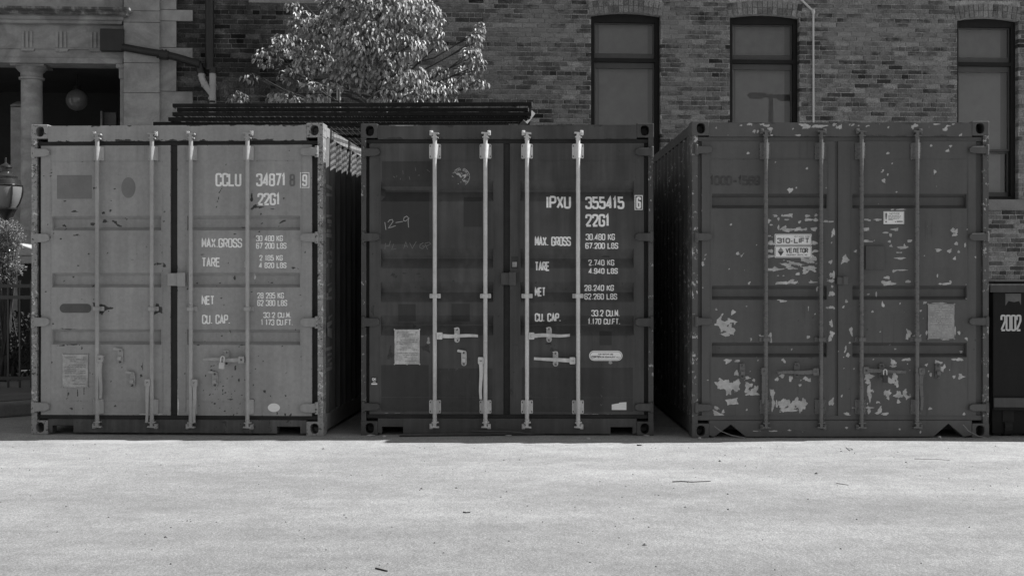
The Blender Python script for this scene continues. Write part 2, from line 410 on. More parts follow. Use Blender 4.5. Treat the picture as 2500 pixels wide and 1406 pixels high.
def container(P):
    cx, s, zb, zs = P['cx'], P['w'] / W, P['bot'], (P['bot'] - P['top']) / H
    X = lambda px: (px - cx) / s
    Z = lambda py: (zb - py) / zs
    mp, mr = P['mat'], P['rodmat']
    T = thing("shipping_container", P['label'], "shipping container", P['loc'], P['rz'], "shipping containers side by side"); T.scale.x = P.get('sx', 1.0)
    hw = W / 2; zt = H
    rs = random.Random(P['seed'])
    # eight corner castings
    for sx in (-1, 1):
        for top in (0, 1):
            z0, z1 = (0.0, 0.118) if not top else (H - 0.118, H)
            xa, xb = sorted((sx * hw, sx * (hw - 0.142)))
            for bk in (0, 1):
                mb = MB()
                if bk: mb.holeplate(xa, xb, -L + 0.0, -L + 0.16, z0, z1, (xa + xb)/2, (z0 + z1)/2, .032, .04, .05, chip=P['edge_chip'], rust=P['edge_rust'])
                else: mb.holeplate(xa, xb, -0.004, 0.17, z0, z1, (xa + xb)/2 - sx * .004, (z0 + z1)/2, 0.034, .042, .15, chip=P['edge_chip'], rust=P['cast_rust'])
                if bk: mb.v = [(x, -y, z) for x, y, z in mb.v]
                o = mb.build("corner_casting", mp, T, bevel=0.006)
    # posts, rails, body
    for sx in (-1, 1):
        for y0, y1 in ((0.0, 0.13), (L - 0.12, L)):
            mb = MB(); xa, xb = sorted((sx * (hw - .004), sx * (hw - P['post'])))
            n = 44
            for k in range(n):     # many short lengths so wear can vary along the post
                a, b_ = 0.118 + (H - .236) * k / n, 0.118 + (H - .236) * (k + 1) / n
                c0 = P['post_chip'] + rs.uniform(-.1, .12); r0 = P['post_rust'] + rs.uniform(-.1, .1)
                vs = [(x, y, z) for x in (xa, xb) for y in (y0, y1) for z in (a, b_)]
                mb._add(vs, [(0, 1, 3, 2), (4, 6, 7, 5), (0, 4, 5, 1), (2, 3, 7, 6)], chip=c0, rust=r0)
            mb.build("corner_post", mp, T)
    zs_top, zh = Z(P['sill_y']), Z(P['head_y'])
    hd = plate("door_header", mp, T, -hw + .142, hw - .142, zh, H - .012, 0.0, 0.1, [(X(a), Z(b), c / s, d / s) for a, b, c, d in P.get('head_chips', [])],
               [(rs.uniform(-1, 1), rs.choice([zh + .004, H - .014]), rs.uniform(.02, .09), rs.uniform(.006, .014)) for _ in range(26)], .012, rb=P['head_rust'], edge_rust=.42)
    poly = [(-hw + .142, .02)] + [(X(a), Z(b)) for a, b in P['notch']] + [(hw - .142, .02), (hw - .142, zs_top), (-hw + .142, zs_top)]
    mb = MB(); mb.prism(poly, 0.0, 0.1, chip=0.0, rust=P['sill_rust'])
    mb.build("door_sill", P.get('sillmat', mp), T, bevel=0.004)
    for a, b, c, d in P.get('sill_chips', []):
        pass
    mb = MB(); mb.box(-hw + P['post'], hw - P['post'], 0.078, 0.1, zs_top, zh)
    seal = P['seal']
    mb.box(X(seal[0]), X(seal[1]), 0.03, 0.078, zs_top, Z(P['dtop']))
    mb.box(-hw + P['post'] + .002, hw - P['post'] - .002, 0.022, 0.078, Z(P['dtop']) + .001, zh - .001)
    mb.box(-hw + P['post'] + .001, X(P['dl'][0]) - .001, 0.04, 0.078, zs_top + .002, Z(P['dtop']) - .002)
    mb.box(X(P['dr'][1]) + .001, hw - P['post'] - .001, 0.04, 0.078, zs_top + .002, Z(P['dtop']) - .002)
    mb.box(-hw + P['post'] + .003, hw - P['post'] - .003, 0.02, 0.077, zs_top + .001, Z(P['dbot']) - .001)
    lab(mb.build("door_seal", P.get('sealmat', M_rubber), T), "black rubber seal around the doors")
    for sx in (-1, 1):             # corrugated side walls
        pts = []; y = 0.13; k = 0
        while y < L - 0.12:
            for dy, ins in ((0, .038), (.07, .038), (.138, .006), (.208, .006)):
                yy = y + dy
                if yy < L - .12: pts.append((sx * (hw - ins), yy))
            y += .276
        pts.append((sx * (hw - .038), L - .12)); n = len(pts); mb = MB()
        nz = 24; vs = []; ch = []; ru = []
        for i in range(nz + 1):
            z = .16 + (H - .16 - .08) * i / nz
            for k, (x, yy) in enumerate(pts):
                vs.append((x, yy, z)); out = abs(x) > hw - .02
                ch.append(P['side_chip'] * (1 if out else .5) + rs.uniform(-.12, .12)); ru.append(P['side_rust'] + rs.uniform(-.1, .1))
        mb._add(vs, [(i*n + k, i*n + k + 1, (i+1)*n + k + 1, (i+1)*n + k) for i in range(nz) for k in range(n - 1)], chip=ch, rust=ru)
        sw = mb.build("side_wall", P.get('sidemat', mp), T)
        if sx == 1 and 'side_marks' in P:
            mk = MB()
            for y0, y1, ya, yb, sk in P['side_marks']:
                for q, (pa, pb) in enumerate(((ya, yb),)):
                    d = .0015; xx = sx * (hw - .006) + d
                    mk._add([(xx, pa, Z(y1)), (xx, pb, Z(y1) + sk), (xx, pb, Z(y0)), (xx, pa, Z(y0) - sk * .5)], [(0, 1, 2, 3)])
            lab(mk.build("lettering", M_mark, sw), "fragments of white lettering on the side wall")
        mb = MB(); xa, xb = sorted((sx * (hw - .005), sx * (hw - .06)))
        mb.box(xa, xb, .165, L - .165, H - .095, H - .015, chip=P['edge_chip'] * .6, rust=.1)
        mb.build("top_rail", mp, T, bevel=.004)
        mb = MB(); mb.box(xa, xb, .165, L - .165, .03, .165, chip=.1, rust=.3); mb.build("bottom_rail", mp, T, bevel=.004)
    mb = MB()                      # roof with shallow ribs, back wall, floor
    n = 40; vs = []
    for k in range(n + 1):
        for x in (-hw + .05, hw - .05): vs.append((x, .1 + (L - .2) * k / n, H - .022 - (.012 if (k // 1) % 2 else 0)))
    mb._add(vs, [(2*k, 2*k + 1, 2*k + 3, 2*k + 2) for k in range(n)], chip=.1, rust=.3); mb.build("roof", mp, T)
    mb = MB(); mb.box(-hw + .07, hw - .07, L - .06, L - .02, .1, H - .03); mb.build("back_wall", mp, T)
    mb = MB(); mb.box(-hw + .06, hw - .06, .1, L - .1, .06, .14); mb.build("floor", M_dark, T)
    # doors
    chans = [(Z(b), Z(a)) for a, b in P['chans']]
    prof = Profile(0.012, chans, [(X(a), X(b)) for a, b in P['spans']], P['cdepth'], P['cslope'], P['seed'])
    doors = []
    for q, (a, b) in enumerate((P['dl'], P['dr'])):
        xa, xb = X(a), X(b)
        chips = [(X(c[0]), Z(c[1]), c[2] / s, c[3] / s) + tuple(c[4:]) for c in P['chips'] if a - 6 < c[0] < b + 6]
        rust = [(X(c[0]), Z(c[1]), c[2] / s, c[3] / s) + tuple(c[4:]) for c in P['rusts'] if a - 6 < c[0] < b + 6]
        for _ in range(P['nrand']):
            rust.append((rs.uniform(xa, xb), rs.triangular(Z(P['dbot']), Z(P['dtop']), Z(P['dbot']) + .3), rs.uniform(.004, .012), rs.uniform(.004, .010), rs.uniform(0, 3)))
        if P.get('rchip'):
            for _ in range(P['rchip']): chips.append((rs.uniform(xa, xb), rs.triangular(Z(P['dbot']), Z(P['dtop']), Z(P['dbot']) + .4), rs.uniform(.003, .009), rs.uniform(.003, .009), rs.uniform(0, 3)))
        d = plate("door", mp, T, xa, xb, Z(P['dbot']), Z(P['dtop']), prof, 0.072, chips, rust, .009, edge_rust=P['door_edge'], seed=P['seed'] + q)
        doors.append(d)
        mb = MB()                  # welded seams of the infill sheet
        sa, sb = X(P['spans'][q][0]), X(P['spans'][q][1])
        for zz in P['seams']: mb.box(sa - .01, sb + .01, prof.y0 - .0025, prof.y0 + .002, Z(zz) - .002, Z(zz) + .002, rust=.35, chip=0.)
        for xx in (sa - .012, sb + .012):
            mb.box(xx - .002, xx + .002, prof.y0 - .0022, prof.y0 + .002, Z(P['dbot']) + .03, Z(P['dtop']) - .03, rust=.3, chip=0.)
        mb.build("weld_seam", mp, d)
    side = lambda px: doors[0] if px < (P['dl'][1] + P['dr'][0]) / 2 else doors[1]
    dec = lambda o: (lambda x, z: prof(x, z, o))
    # hinges
    for hx0, hx1 in P['hx']:
        left = hx0 < cx
        for ha, hb in P['hy']:
            za, zb_ = Z(hb), Z(ha); x0, x1 = X(hx0), X(hx1); q = (zb_ - za) * .16; mb = MB()
            if left: pl = [(x0, za), (x1 - .03, za + q * .4), (x1, za + q * 1.6), (x1, zb_ - q * 1.6), (x1 - .02, zb_ - q * .3), (x0, zb_)]
            else: pl = [(x0, za + q * 1.6), (x0 + .03, za + q * .4), (x1, za), (x1, zb_), (x0 + .02, zb_ - q * .3), (x0, zb_ - q * 1.6)]
            mb.prism(pl, -0.022, 0.02, chip=P['hinge_chip'], rust=P['hinge_rust'])
            px_ = x0 + .014 if left else x1 - .014
            mb.tube([(px_, -.012, za - .012), (px_, -.012, zb_ + .012)], .016, 10, chip=0., rust=.4)
            mb.build("hinge", mp, T, bevel=.005)
    # lock rods with brackets, clamps, handles
    for k, rx_ in enumerate(P['rods']):
        x = X(rx_); zt_, zb2 = Z(P['rod_top']), Z(P['rod_bot']); r = .0172; yr = -.034
        mb = MB(); pts = []
        for j in range(30): pts.append((x + rs.uniform(-.0003, .0003), yr, zb2 + .05 + (zt_ - .1 - zb2) * j / 29))
        mb.tube(pts, r, 14, chip=[P['rod_chip'] + rs.uniform(-.15, .15) for _ in range(30 * 14)], rust=[P['rod_rust'] + rs.uniform(-.15, .15) for _ in range(30 * 14)])
        for zc, sg in ((zt_, -1), (zb2, 1)):       # cams that bite into the keepers
            mb.lathe([(.014, zc + sg * .062), (.021, zc + sg * .058), (.017, zc + sg * .04), (.02, zc + sg * .03), (.015, zc + sg * .02)], x, yr, 12)
            mb.box(x - .012, x + .012, yr - .018, yr + .02, min(zc, zc + sg * .04), max(zc, zc + sg * .04), rust=.2)
            mb.prism([(x - .034, zc - .006), (x + .036, zc - .010), (x + .034, zc + .002), (x - .03, zc + .006)], yr - .022, yr + .02, rust=.25)
            mb.prism([(x - .026, zc + sg * .034 - .004), (x + .032, zc + sg * .038 - .006), (x + .03, zc + sg * .038 + .004), (x - .024, zc + sg * .034 + .004)], yr - .02, yr + .02, rust=.25)
        rod = mb.build("lock_rod", mr, T, smooth=True)
        for zc, yt in ((zt_, 1), (zb2, 0)):        # keepers on the header and the sill
            kb = MB(); kx = .03 * (1 if k % 2 else -1)
            kb.box(x + kx - .014, x + kx + .014, -.034, 0.004, zc - .02, zc + .022, rust=.35, chip=P['rod_chip'])
            kb.tube([(x + kx, -.044, zc + .004), (x + kx, -.03, zc + .004)], .011, 10, rust=.3, chip=0.)
            kb.build("cam_keeper", mr, T, bevel=.004)
        for (ya, yb) in (P['br_top'], P['br_bot']):
            z0, z1 = Z(yb), Z(ya); zc = (z0 + z1) / 2; bw_ = P['br_w'] / s / 2; mb = MB()
            mb.prism(rrect(x - bw_, x + bw_, z0, z1, .012), -.004, .012, chip=P['rod_chip'] * .6, rust=P['br_rust'])
            n = 12; vs = []                        # half-round saddle over the rod
            for zz in (z0 + .002, z1 - .002):
                for j in range(n + 1):
                    q = -1 + 2 * j / n; vs.append((x + .043 * q, -.004 - .052 * max(0.0, math.cos(q * math.pi / 2)) ** 1.5, zz))
            fs = [(j, j + 1, n + 2 + j, n + 1 + j) for j in range(n)] + [tuple(range(n + 1))[::-1], tuple(range(n + 1, 2 * n + 2))]
            mb._add(vs, fs, chip=P['rod_chip'] * .6, rust=P['br_rust'])
            br = mb.build("bearing_bracket", P.get('brmat', mr), rod, smooth=True)
            for bx in (-1, 1):
                for bz in (z0 + .018, z1 - .018): bb = MB(); bb.tube([(x + bx * bw_ * .72, -.011, bz), (x + bx * bw_ * .72, -.002, bz)], .0085, 8); bb.build("bolt", P['boltmat'], rod)
        zc = Z(P['clamp_y']); mb = MB()
        mb.prism(rrect(x - .046, x + .046, zc - .019, zc + .019, .006), -.006, .012, chip=P['rod_chip'] * .5, rust=P['br_rust'])
        mb.box(x - .024, x + .024, -.058, -.006, zc - .016, zc + .016, chip=P['rod_chip'] * .5, rust=P['br_rust'])
        mb.build("rod_clamp", P.get('brmat', mr), rod, bevel=.004)
        hx, hy, ex, ey = P['handles'][k]; hx, hy, ex, ey = X(hx), Z(hy), X(ex), Z(ey)
        mb = MB(); mb.prism(rrect(hx - .024, hx + .024, hy - .029, hy + .029, .008), -.058, -.016, rust=P['br_rust'], chip=P['rod_chip'] * .4)
        mb.tube([(hx, -.066, hy), (hx, -.05, hy)], .009, 8, rust=.5)
        D = Vector((ex - hx, 0, ey - hy)); Ln = D.length; D.normalize(); Nn = Vector((-D.z, 0, D.x))
        vs = []; bend = rs.uniform(-.005, .005)
        for j in range(9):
            f = j / 8; p = Vector((hx, -.04, hy)) + D * (.02 + f * (Ln - .02)) + Nn * bend * math.sin(f * math.pi * 2)
            wd = .017 - .006 * f
            for a, b_ in ((-wd, -.008), (wd, -.008), (wd, .006), (-wd, .006)): vs.append(p + Nn * a + Vector((0, b_, 0)))
        fs = [(4*j + a, 4*j + (a + 1) % 4, 4*j + 4 + (a + 1) % 4, 4*j + 4 + a) for j in range(8) for a in range(4)] + [(0, 1, 2, 3), (35, 34, 33, 32)]
        mb._add(vs, fs, rust=P['handle_rust'], chip=P['rod_chip'] * .4)
        mb.build("handle", mr, rod, bevel=.003)
    for rx_, ry_, fl in P['catches']:              # handle retainers
        x, z = X(rx_), Z(ry_); mb = MB()
        mb.prism(rrect(x - .023, x + .023, z - .064, z + .064, .0225), -.004, .012, rust=P['br_rust'], chip=P['rod_chip'] * .4)
        mb.prism(rrect(x - .016, x + .016, z - .03, z + .0, .004), -.03, -.004, rust=.3)
        mb.prism([(x - .016, z + .045), (x + .016, z + .03), (x + .016, z + .062), (x - .02 - fl * .03, z + .075 if fl else z + .06), (x - .028 - fl * .03, z + .055)], -.016, -.004, rust=.2)
        for zz in (-.048, .046): mb.tube([(x, -.02, z + zz), (x, -.003, z + zz)], .010, 8, rust=.6)
        mb.build("handle_catch", mr, side(rx_), bevel=.003)
    bx0, bx1, by0, by1 = P['lockbox']; mb = MB()    # overlap plate that holds the two doors together
    mb.box(X(bx0), X(bx1), -.034, .014, Z(by1), Z(by0), rust=.2, chip=P['edge_chip'])
    mb.box(X(bx0) + (X(bx1) - X(bx0)) * .56, X(bx1) + .006, -.044, -.03, Z(by1) - .004, Z(by0) + .006, rust=.25)
    mb.build("door_stop", mp, T, bevel=.006)
    x0, x1, y0, y1 = P['plate']; mb = MB(); dp = prof((X(x0) + X(x1)) / 2, (Z(y0) + Z(y1)) / 2)
    nx, nz = 10, 14; rr = random.Random(5)
    vs = [(X(x0) + (X(x1) - X(x0)) * i / nx + rr.uniform(-.001, .001), dp - .006 - rr.uniform(0, .003), Z(y1) + (Z(y0) - Z(y1)) * j / nz) for j in range(nz + 1) for i in range(nx + 1)]
    mb._add(vs, [(j*(nx+1) + i, j*(nx+1) + i + 1, (j+1)*(nx+1) + i + 1, (j+1)*(nx+1) + i) for j in range(nz) for i in range(nx)])
    for c in ((x0, y0), (x1, y0), (x0, y1), (x1, y1), ((x0 + x1) / 2, y1)):
        mb.tube([(X(c[0]) , dp - .012, Z(c[1])), (X(c[0]), dp, Z(c[1]))], .006, 8)
    pl = mb.build("data_plate", P['platemat'], side(x0), smooth=True)
    mb = MB()                                       # rows of worn, unreadable engraving
    zz = Z(y0) - .028
    while zz > Z(y1) + .02:
        a = X(x0) + .018; lim = X(x1) - .018
        while a < lim:
            b_ = min(lim, a + rr.uniform(.012, .05))
            if rr.random() > .3: mb._add([(a, dp - .0125, zz), (b_, dp - .0125, zz), (b_, dp - .0125, zz + .006), (a, dp - .0125, zz + .006)], [(0, 1, 2, 3)])
            a = b_ + .008
        zz -= .0165 if rr.random() > .2 else .03
    mb.build("engraving", P['engrave'], pl)
    # lettering
    for (txt, px0, px1, py0, py1, tk, mat) in P['text']:
        mb = MB(); text(mb, txt, X(px0), X(px1), Z(py1), Z(py0), tk / s, dec(.0024)); mb.build("lettering", mat, side(px0))
    for (px0, px1, py0, py1, tk) in P.get('frames', []):
        mb = MB(); mb.ribbon([(X(px0), Z(py0)), (X(px1), Z(py0)), (X(px1), Z(py1)), (X(px0), Z(py1))], tk / s, dec(.0024), True)
        mb.build("check_digit_frame", M_white, side(px0))
    for (poly, mat, lb, nm) in P.get('patches', []):
        zz = sorted(set([Z(p[1]) for p in poly])); px_ = [X(p[0]) for p in poly]
        mb = MB(); pp = [(X(a), Z(b)) for a, b in poly]
        if len(poly) == 4:                           # follow the pressed channels
            x0, x1, z0, z1 = min(px_), max(px_), zz[0], zz[-1]
            zl = sorted(set([z0, z1] + [z for z in prof.zk if z0 < z < z1] + list(np.linspace(z0, z1, 10))))
            vs = [(x, prof(x, z, .0015), z) for z in zl for x in np.linspace(x0, x1, 12)]
            mb._add(vs, [(12*i + k, 12*i + k + 1, 12*i + k + 13, 12*i + k + 12) for i in range(len(zl) - 1) for k in range(11)])
        else: mb._add([(x, prof(x, z, .0022), z) for x, z in pp], [tuple(range(len(pp)))])
        o = mb.build(nm, mat, side(poly[0][0]))
        if lb: lab(o, lb)
    return dict(T=T, X=X, Z=Z, prof=prof, doors=doors, side=side, s=s, dec=dec)
#==C1==
R4 = lambda a, b, c, d: [(a, c), (b, c), (b, d), (a, d)]
M_mark = simple('dulled_white_lettering', .34, .7, .2, 9)
z1c = lambda zx, zy: (zx * .328, 280 + zy * .328)
z1d = lambda zx, zy: (zx * .3343, 640 + zy * .3343)
M_c1 = paint("faded_mid_grey_paint", 0.285, 0.60, 0.035, 0.5, 0.07, 0.10, 0.71, 0.16)
M_c1rod = paint("mid_grey_rod_paint", 0.33, 0.6, 0.05, 0.36, 0.15, 0.12, 0.68)
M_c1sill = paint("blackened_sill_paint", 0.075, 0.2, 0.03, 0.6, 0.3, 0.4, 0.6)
M_c1side = paint("gap_shaded_side_paint", 0.15, 0.2, 0.04, 0.6, 0.2, 0.2, 0.7)  # door grey darkened so that the colour carries the shade of the gap
M_c1plate = simple("worn_grey_plate", 0.36, 0.5, 0.3, 14, bumps=.3)
M_c1eng = simple("grey_engraving", 0.24, 0.6, 0.3, 30)
M_patch1 = simple("darker_overpaint", 0.165, 0.5, 0.12, 8)
M_patch2 = simple("dark_overpaint", 0.075, 0.5, 0.15, 8)
M_ghost = simple("ghost_of_removed_digit", 0.13, 0.6, 0.1, 20)
c1r = [(555,718,22,8),(775,730,13,11),(825,715,11,13),(772,790,20,15),(850,800,30,13,-.6),(880,825,20,10,-.7),(675,812,22,14),(465,825,20,10,-.5),(570,895,26,10),(450,925,11,9,-.4),(705,545,16,8),(890,450,6,5),(860,552,8,5),(480,640,14,7),(1195,1110,26,10),(1235,1125,20,16),(1160,1115,8,8),(1890,620,10,40),(1910,690,32,14,.6),(1960,690,34,8),(2050,703,20,5),(2115,795,30,8,.5),(2080,830,14,6),(2205,1140,13,11),(1720,1105,14,4),(1640,630,30,4,1.2),(1625,690,20,3,1.2),(1660,560,40,3,1.0),(1700,375,7,5),(2130,628,8,10),(1235,725,6,9),(1215,1025,6,6),(320,455,6,6),(350,450,6,5),(375,405,7,6),(375,430,9,8),(375,455,8,6),(1820,840,30,4),(1760,890,12,6),(1960,810,12,6),(530,1208,14,7),(1750,1215,8,16),(1055,1235,6,6),(690,1275,8,12),(2010,1245,6,5)]
c1r = [z1c(a[0], a[1]) + (a[2]*.328, a[3]*.328) + tuple(a[4:]) for a in c1r]
c1q = [(600,270,6,10),(500,795,34,9),(505,825,14,26),(1560,790,12,8),(450,610,40,5),(540,605,34,5),(500,490,60,4),(600,630,6,14),(1045,760,5,34),(1020,700,4,30),(375,735,7,12),(1625,540,8,7),(1720,1110,6,6),(1690,505,4,16),(1735,760,6,30),(1760,860,5,20),(1950,940,12,18,.5),(2100,1108,8,14),(2145,1108,8,14),(2045,1100,6,26),(845,1052,10,10),(520,1072,12,8),(605,1070,6,8),(1610,155,8,7),(1720,120,6,18),(1995,150,12,6),(2160,45,12,10),(1780,605,24,4),(1460,605,18,4),(1600,980,16,4),(1700,1000,30,3),(1855,215,10,8)]
c1r += [z1d(a[0], a[1]) + (a[2]*.3343, a[3]*.3343) + tuple(a[4:]) for a in c1q]
RNDc = random.Random(3)
c1r += [(166, 960, 1.6, 18), (190, 958, 2, 20), (205, 955, 1.2, 12), (247, 754, 17, 13, 0, 1.9), (389, 755, 11, 11, 0, 1.9)]
for _ in range(70): c1r.append((RNDc.gauss(555, 36), RNDc.gauss(965, 34), RNDc.uniform(.8, 2.4), RNDc.uniform(1, 3.2), RNDc.uniform(0, 3)))
c1c = [(372 * 1.0, 1012, 48, 2.2, 0, 1.6), (690, 1016, 44, 1.6, 0, 1.6), (605, 645, 3, 12), (625, 680, 2, 16), (430, 680, 9, 7), (438, 990, 2, 60)]
C1 = container(dict(
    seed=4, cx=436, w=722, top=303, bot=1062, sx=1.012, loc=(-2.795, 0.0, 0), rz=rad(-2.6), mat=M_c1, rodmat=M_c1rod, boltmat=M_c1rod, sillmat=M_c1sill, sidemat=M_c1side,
    label="mid grey container with pale grey lock rods and brass padlock, leftmost of three",
    post=.048, sill_y=1024, head_y=345, dtop=355, dbot=1014, dl=(98, 420), dr=(437, 768), seal=(412, 445),
    notch=[(128, 1057), (128, 1040), (180, 1040), (180, 1057), (683, 1057), (683, 1040), (740, 1040), (740, 1057)],
    chans=[(527, 563), (666, 702), (804, 842)], spans=[(126, 397), (461, 739)], cdepth=.046, cslope=.026, seams=(394, 980),
    edge_chip=.12, edge_rust=.3, cast_rust=.38, post_chip=.37, post_rust=.38, head_rust=.02, sill_rust=.25, side_chip=.0, side_rust=.05,
    chips=c1c, rusts=c1r, nrand=34, door_edge=.38, hinge_chip=.0, hinge_rust=.12,
    hx=[(77, 121), (741, 785)], hy=[(362, 383), (570, 592), (775, 798), (983, 1006)],
    rods=[243, 378, 474, 613], rod_top=328, rod_bot=1040, rod_chip=.10, rod_rust=.12, br_top=(358, 393), br_bot=(974, 1010), br_w=26, br_rust=.1, clamp_y=754, handle_rust=.18,
    handles=[(252, 875, 252, 972), (369, 933, 366, 1030), (484, 933, 483, 1030), (599, 877, 505, 877)],
    catches=[(297, 870, 1), (327, 927, 1), (560, 873, 0), (531, 926, 1)], lockbox=(416, 459, 667, 698), plate=(153, 216, 866, 946), platemat=M_c1plate, engrave=M_c1eng,
    side_marks=[(449, 456, .155, .42, -.01), (468, 477, .155, .42, .01), (520, 530, .155, .4, .02), (533, 543, .2, .40, 0), (545, 550, .27, .38, 0), (558, 566, .17, .38, 0), (568, 578, .155, .40, 0),
                (612, 620, .17, .26, .02), (612, 620, .3, .42, -.02), (632, 641, .24, .42, 0), (642, 655, .16, .22, .02), (644, 655, .34, .40, .02), (690, 700, .2, .42, .03), (702, 716, .25, .40, .02), (716, 724, .16, .24, 0), (725, 733, .155, .42, 0),
                (770, 783, .25, .42, .03), (785, 803, .17, .42, .03), (806, 822, .2, .42, -.03), (850, 858, .155, .42, 0), (866, 872, .2, .40, 0), (878, 888, .22, .40, .02), (890, 898, .3, .42, .0), (900, 909, .155, .42, 0)],
    text=[("CCLU", 531, 595, 423, 456, 5, M_white), ("34871", 631, 705, 424, 456, 5, M_white), ("8", 713, 727, 426, 456, 4.6, M_ghost), ("9", 744, 757, 427, 456, 4.6, M_white),
          ("22G1", 634, 691, 472, 502, 5, M_white), ("MAX.GROSS", 497, 597, 582, 605, 3.4, M_white), ("30 480 KG", 631, 697, 575, 590, 2.5, M_white), ("67 200 LBS", 631, 706, 593, 608, 2.5, M_white),
          ("TARE", 497, 543, 629, 652, 3.4, M_white), ("2 185 KG", 639, 697, 623, 637, 2.5, M_white), ("4 820 LBS", 638, 706, 641, 655, 2.5, M_white),
          ("NET", 497, 529, 722, 744, 3.4, M_white), ("28 295 KG", 634, 700, 714, 729, 2.5, M_white), ("62 380 LBS", 634, 708, 732, 747, 2.5, M_white),
          ("CU. CAP.", 498, 568, 768, 791, 3.4, M_white), ("33.2 CU.M.", 649, 718, 762, 776, 2.5, M_white), ("1 173 CU.FT.", 643, 722, 779, 794, 2.5, M_white)],
    frames=[(740, 761, 423, 459, 1.8)],
    patches=[(R4(138, 225, 427, 485), M_patch1, "dark overpainted rectangle", "painted_patch"), (ellipse(316, 458, 17.5, 25.5), M_patch1, "dark overpainted oval", "painted_patch"),
             (rrect(145, 224, 742, 764, 10.9), M_patch2, "dark overpainted bar with round ends", "painted_patch"), (ellipse(675, 994, 15, 10.5), M_sticker, "blank white oval sticker", "sticker")] ))
#==C2==
M_c2 = paint("dark_weathered_paint", 0.055, 0.40, 0.03, 0.5, 0.22, 0.28, 0.69)
M_c2rod = paint("pale_galvanised_rod_paint", 0.56, 0.70, 0.10, 0.45, 0.18, 0.12, 0.70)
M_c2side = paint("dark_side_paint", 0.06, 0.22, 0.03, 0.6, 0.2, 0.2, 0.7)
M_c2plate = simple("scuffed_pale_plate", 0.48, 0.5, 0.4, 9, bumps=.3)
M_c2eng = simple("plate_scuffs", 0.30, 0.6, 0.3, 30)
M_bolt = simple("dark_bolt_heads", 0.035, 0.5)
M_p2a = paint("near_black_overpaint", 0.026, 0.2, 0.10, 0.55, 0.2, 0.35, 0.74)
M_p2b = paint("near_black_overpaint_patch", 0.026, 0.12, 0.02, 0.5, 0.12, 0.15, 0.8)
M_p2c = paint("oily_black_repaint", 0.026, 0.3, 0.10, 0.42, 0.3, 0.4, 0.66)
M_p2d = paint("darker_strip_repaint", 0.05, 0.3, 0.03, 0.45, 0.3, 0.3, 0.7)
M_black = simple("black_label", 0.02, 0.4, 0.1)
z2c = lambda zx, zy: (780 + zx * .344, 260 + zy * .344)
z2d = lambda zx, zy: (780 + zx * .344, 640 + zy * .344)
c2r = [z2c(a, b) + (c * .344, d * .344) for a, b, c, d in [(515,1195,22,14),(530,1210,14,8),(600,1185,30,5),(700,1190,24,8),(650,1165,10,5),(735,1225,12,5),(710,1210,14,6),(2040,1065,44,10),(1690,690,8,30),(2195,365,6,8),(880,410,8,8),(1245,915,5,6),(1240,505,5,8),(1550,590,6,6),(2190,600,6,6),(1610,380,5,5)]]
c2r += [z2d(a, b) + (c * .344, d * .344) for a, b, c, d in [(665,460,16,14),(495,650,18,60),(750,610,36,30),(885,770,6,8),(905,785,6,8),(915,800,6,6),(1580,910,14,8),(1630,915,18,12),(1740,905,34,18),(1990,765,60,12),(2005,735,6,20),(1650,620,14,16),(1630,580,28,10),(1700,1010,10,10),(1920,1040,16,16),(1640,1010,12,10),(2055,970,10,10),(1385,590,26,4),(370,340,16,40),(2195,490,14,36),(850,1060,16,16),(600,1060,30,8),(930,960,90,5),(1140,965,60,5),(1360,920,20,30),(1265,380,12,20)]]
c2c = [z2d(768, 565) + (4.2, 12), z2d(2068, 712) + (4.6, 5, 0, 1.5), z2d(1550, 920) + (1, 4), z2d(1568, 880) + (1, 2), z2c(1077, 735) + (1.2, 1.2), z2d(770, 1100) + (1.5, 4), (960, 1010, 60, 1, 0, .9), (1420, 1012, 60, 1, 0, .9)]
arcn = lambda cx, cy, r, a0, a1, n=18: [(cx + r * math.cos(rad(a0 + (a1 - a0) * k / n)), cy - r * math.sin(rad(a0 + (a1 - a0) * k / n))) for k in range(n + 1)]
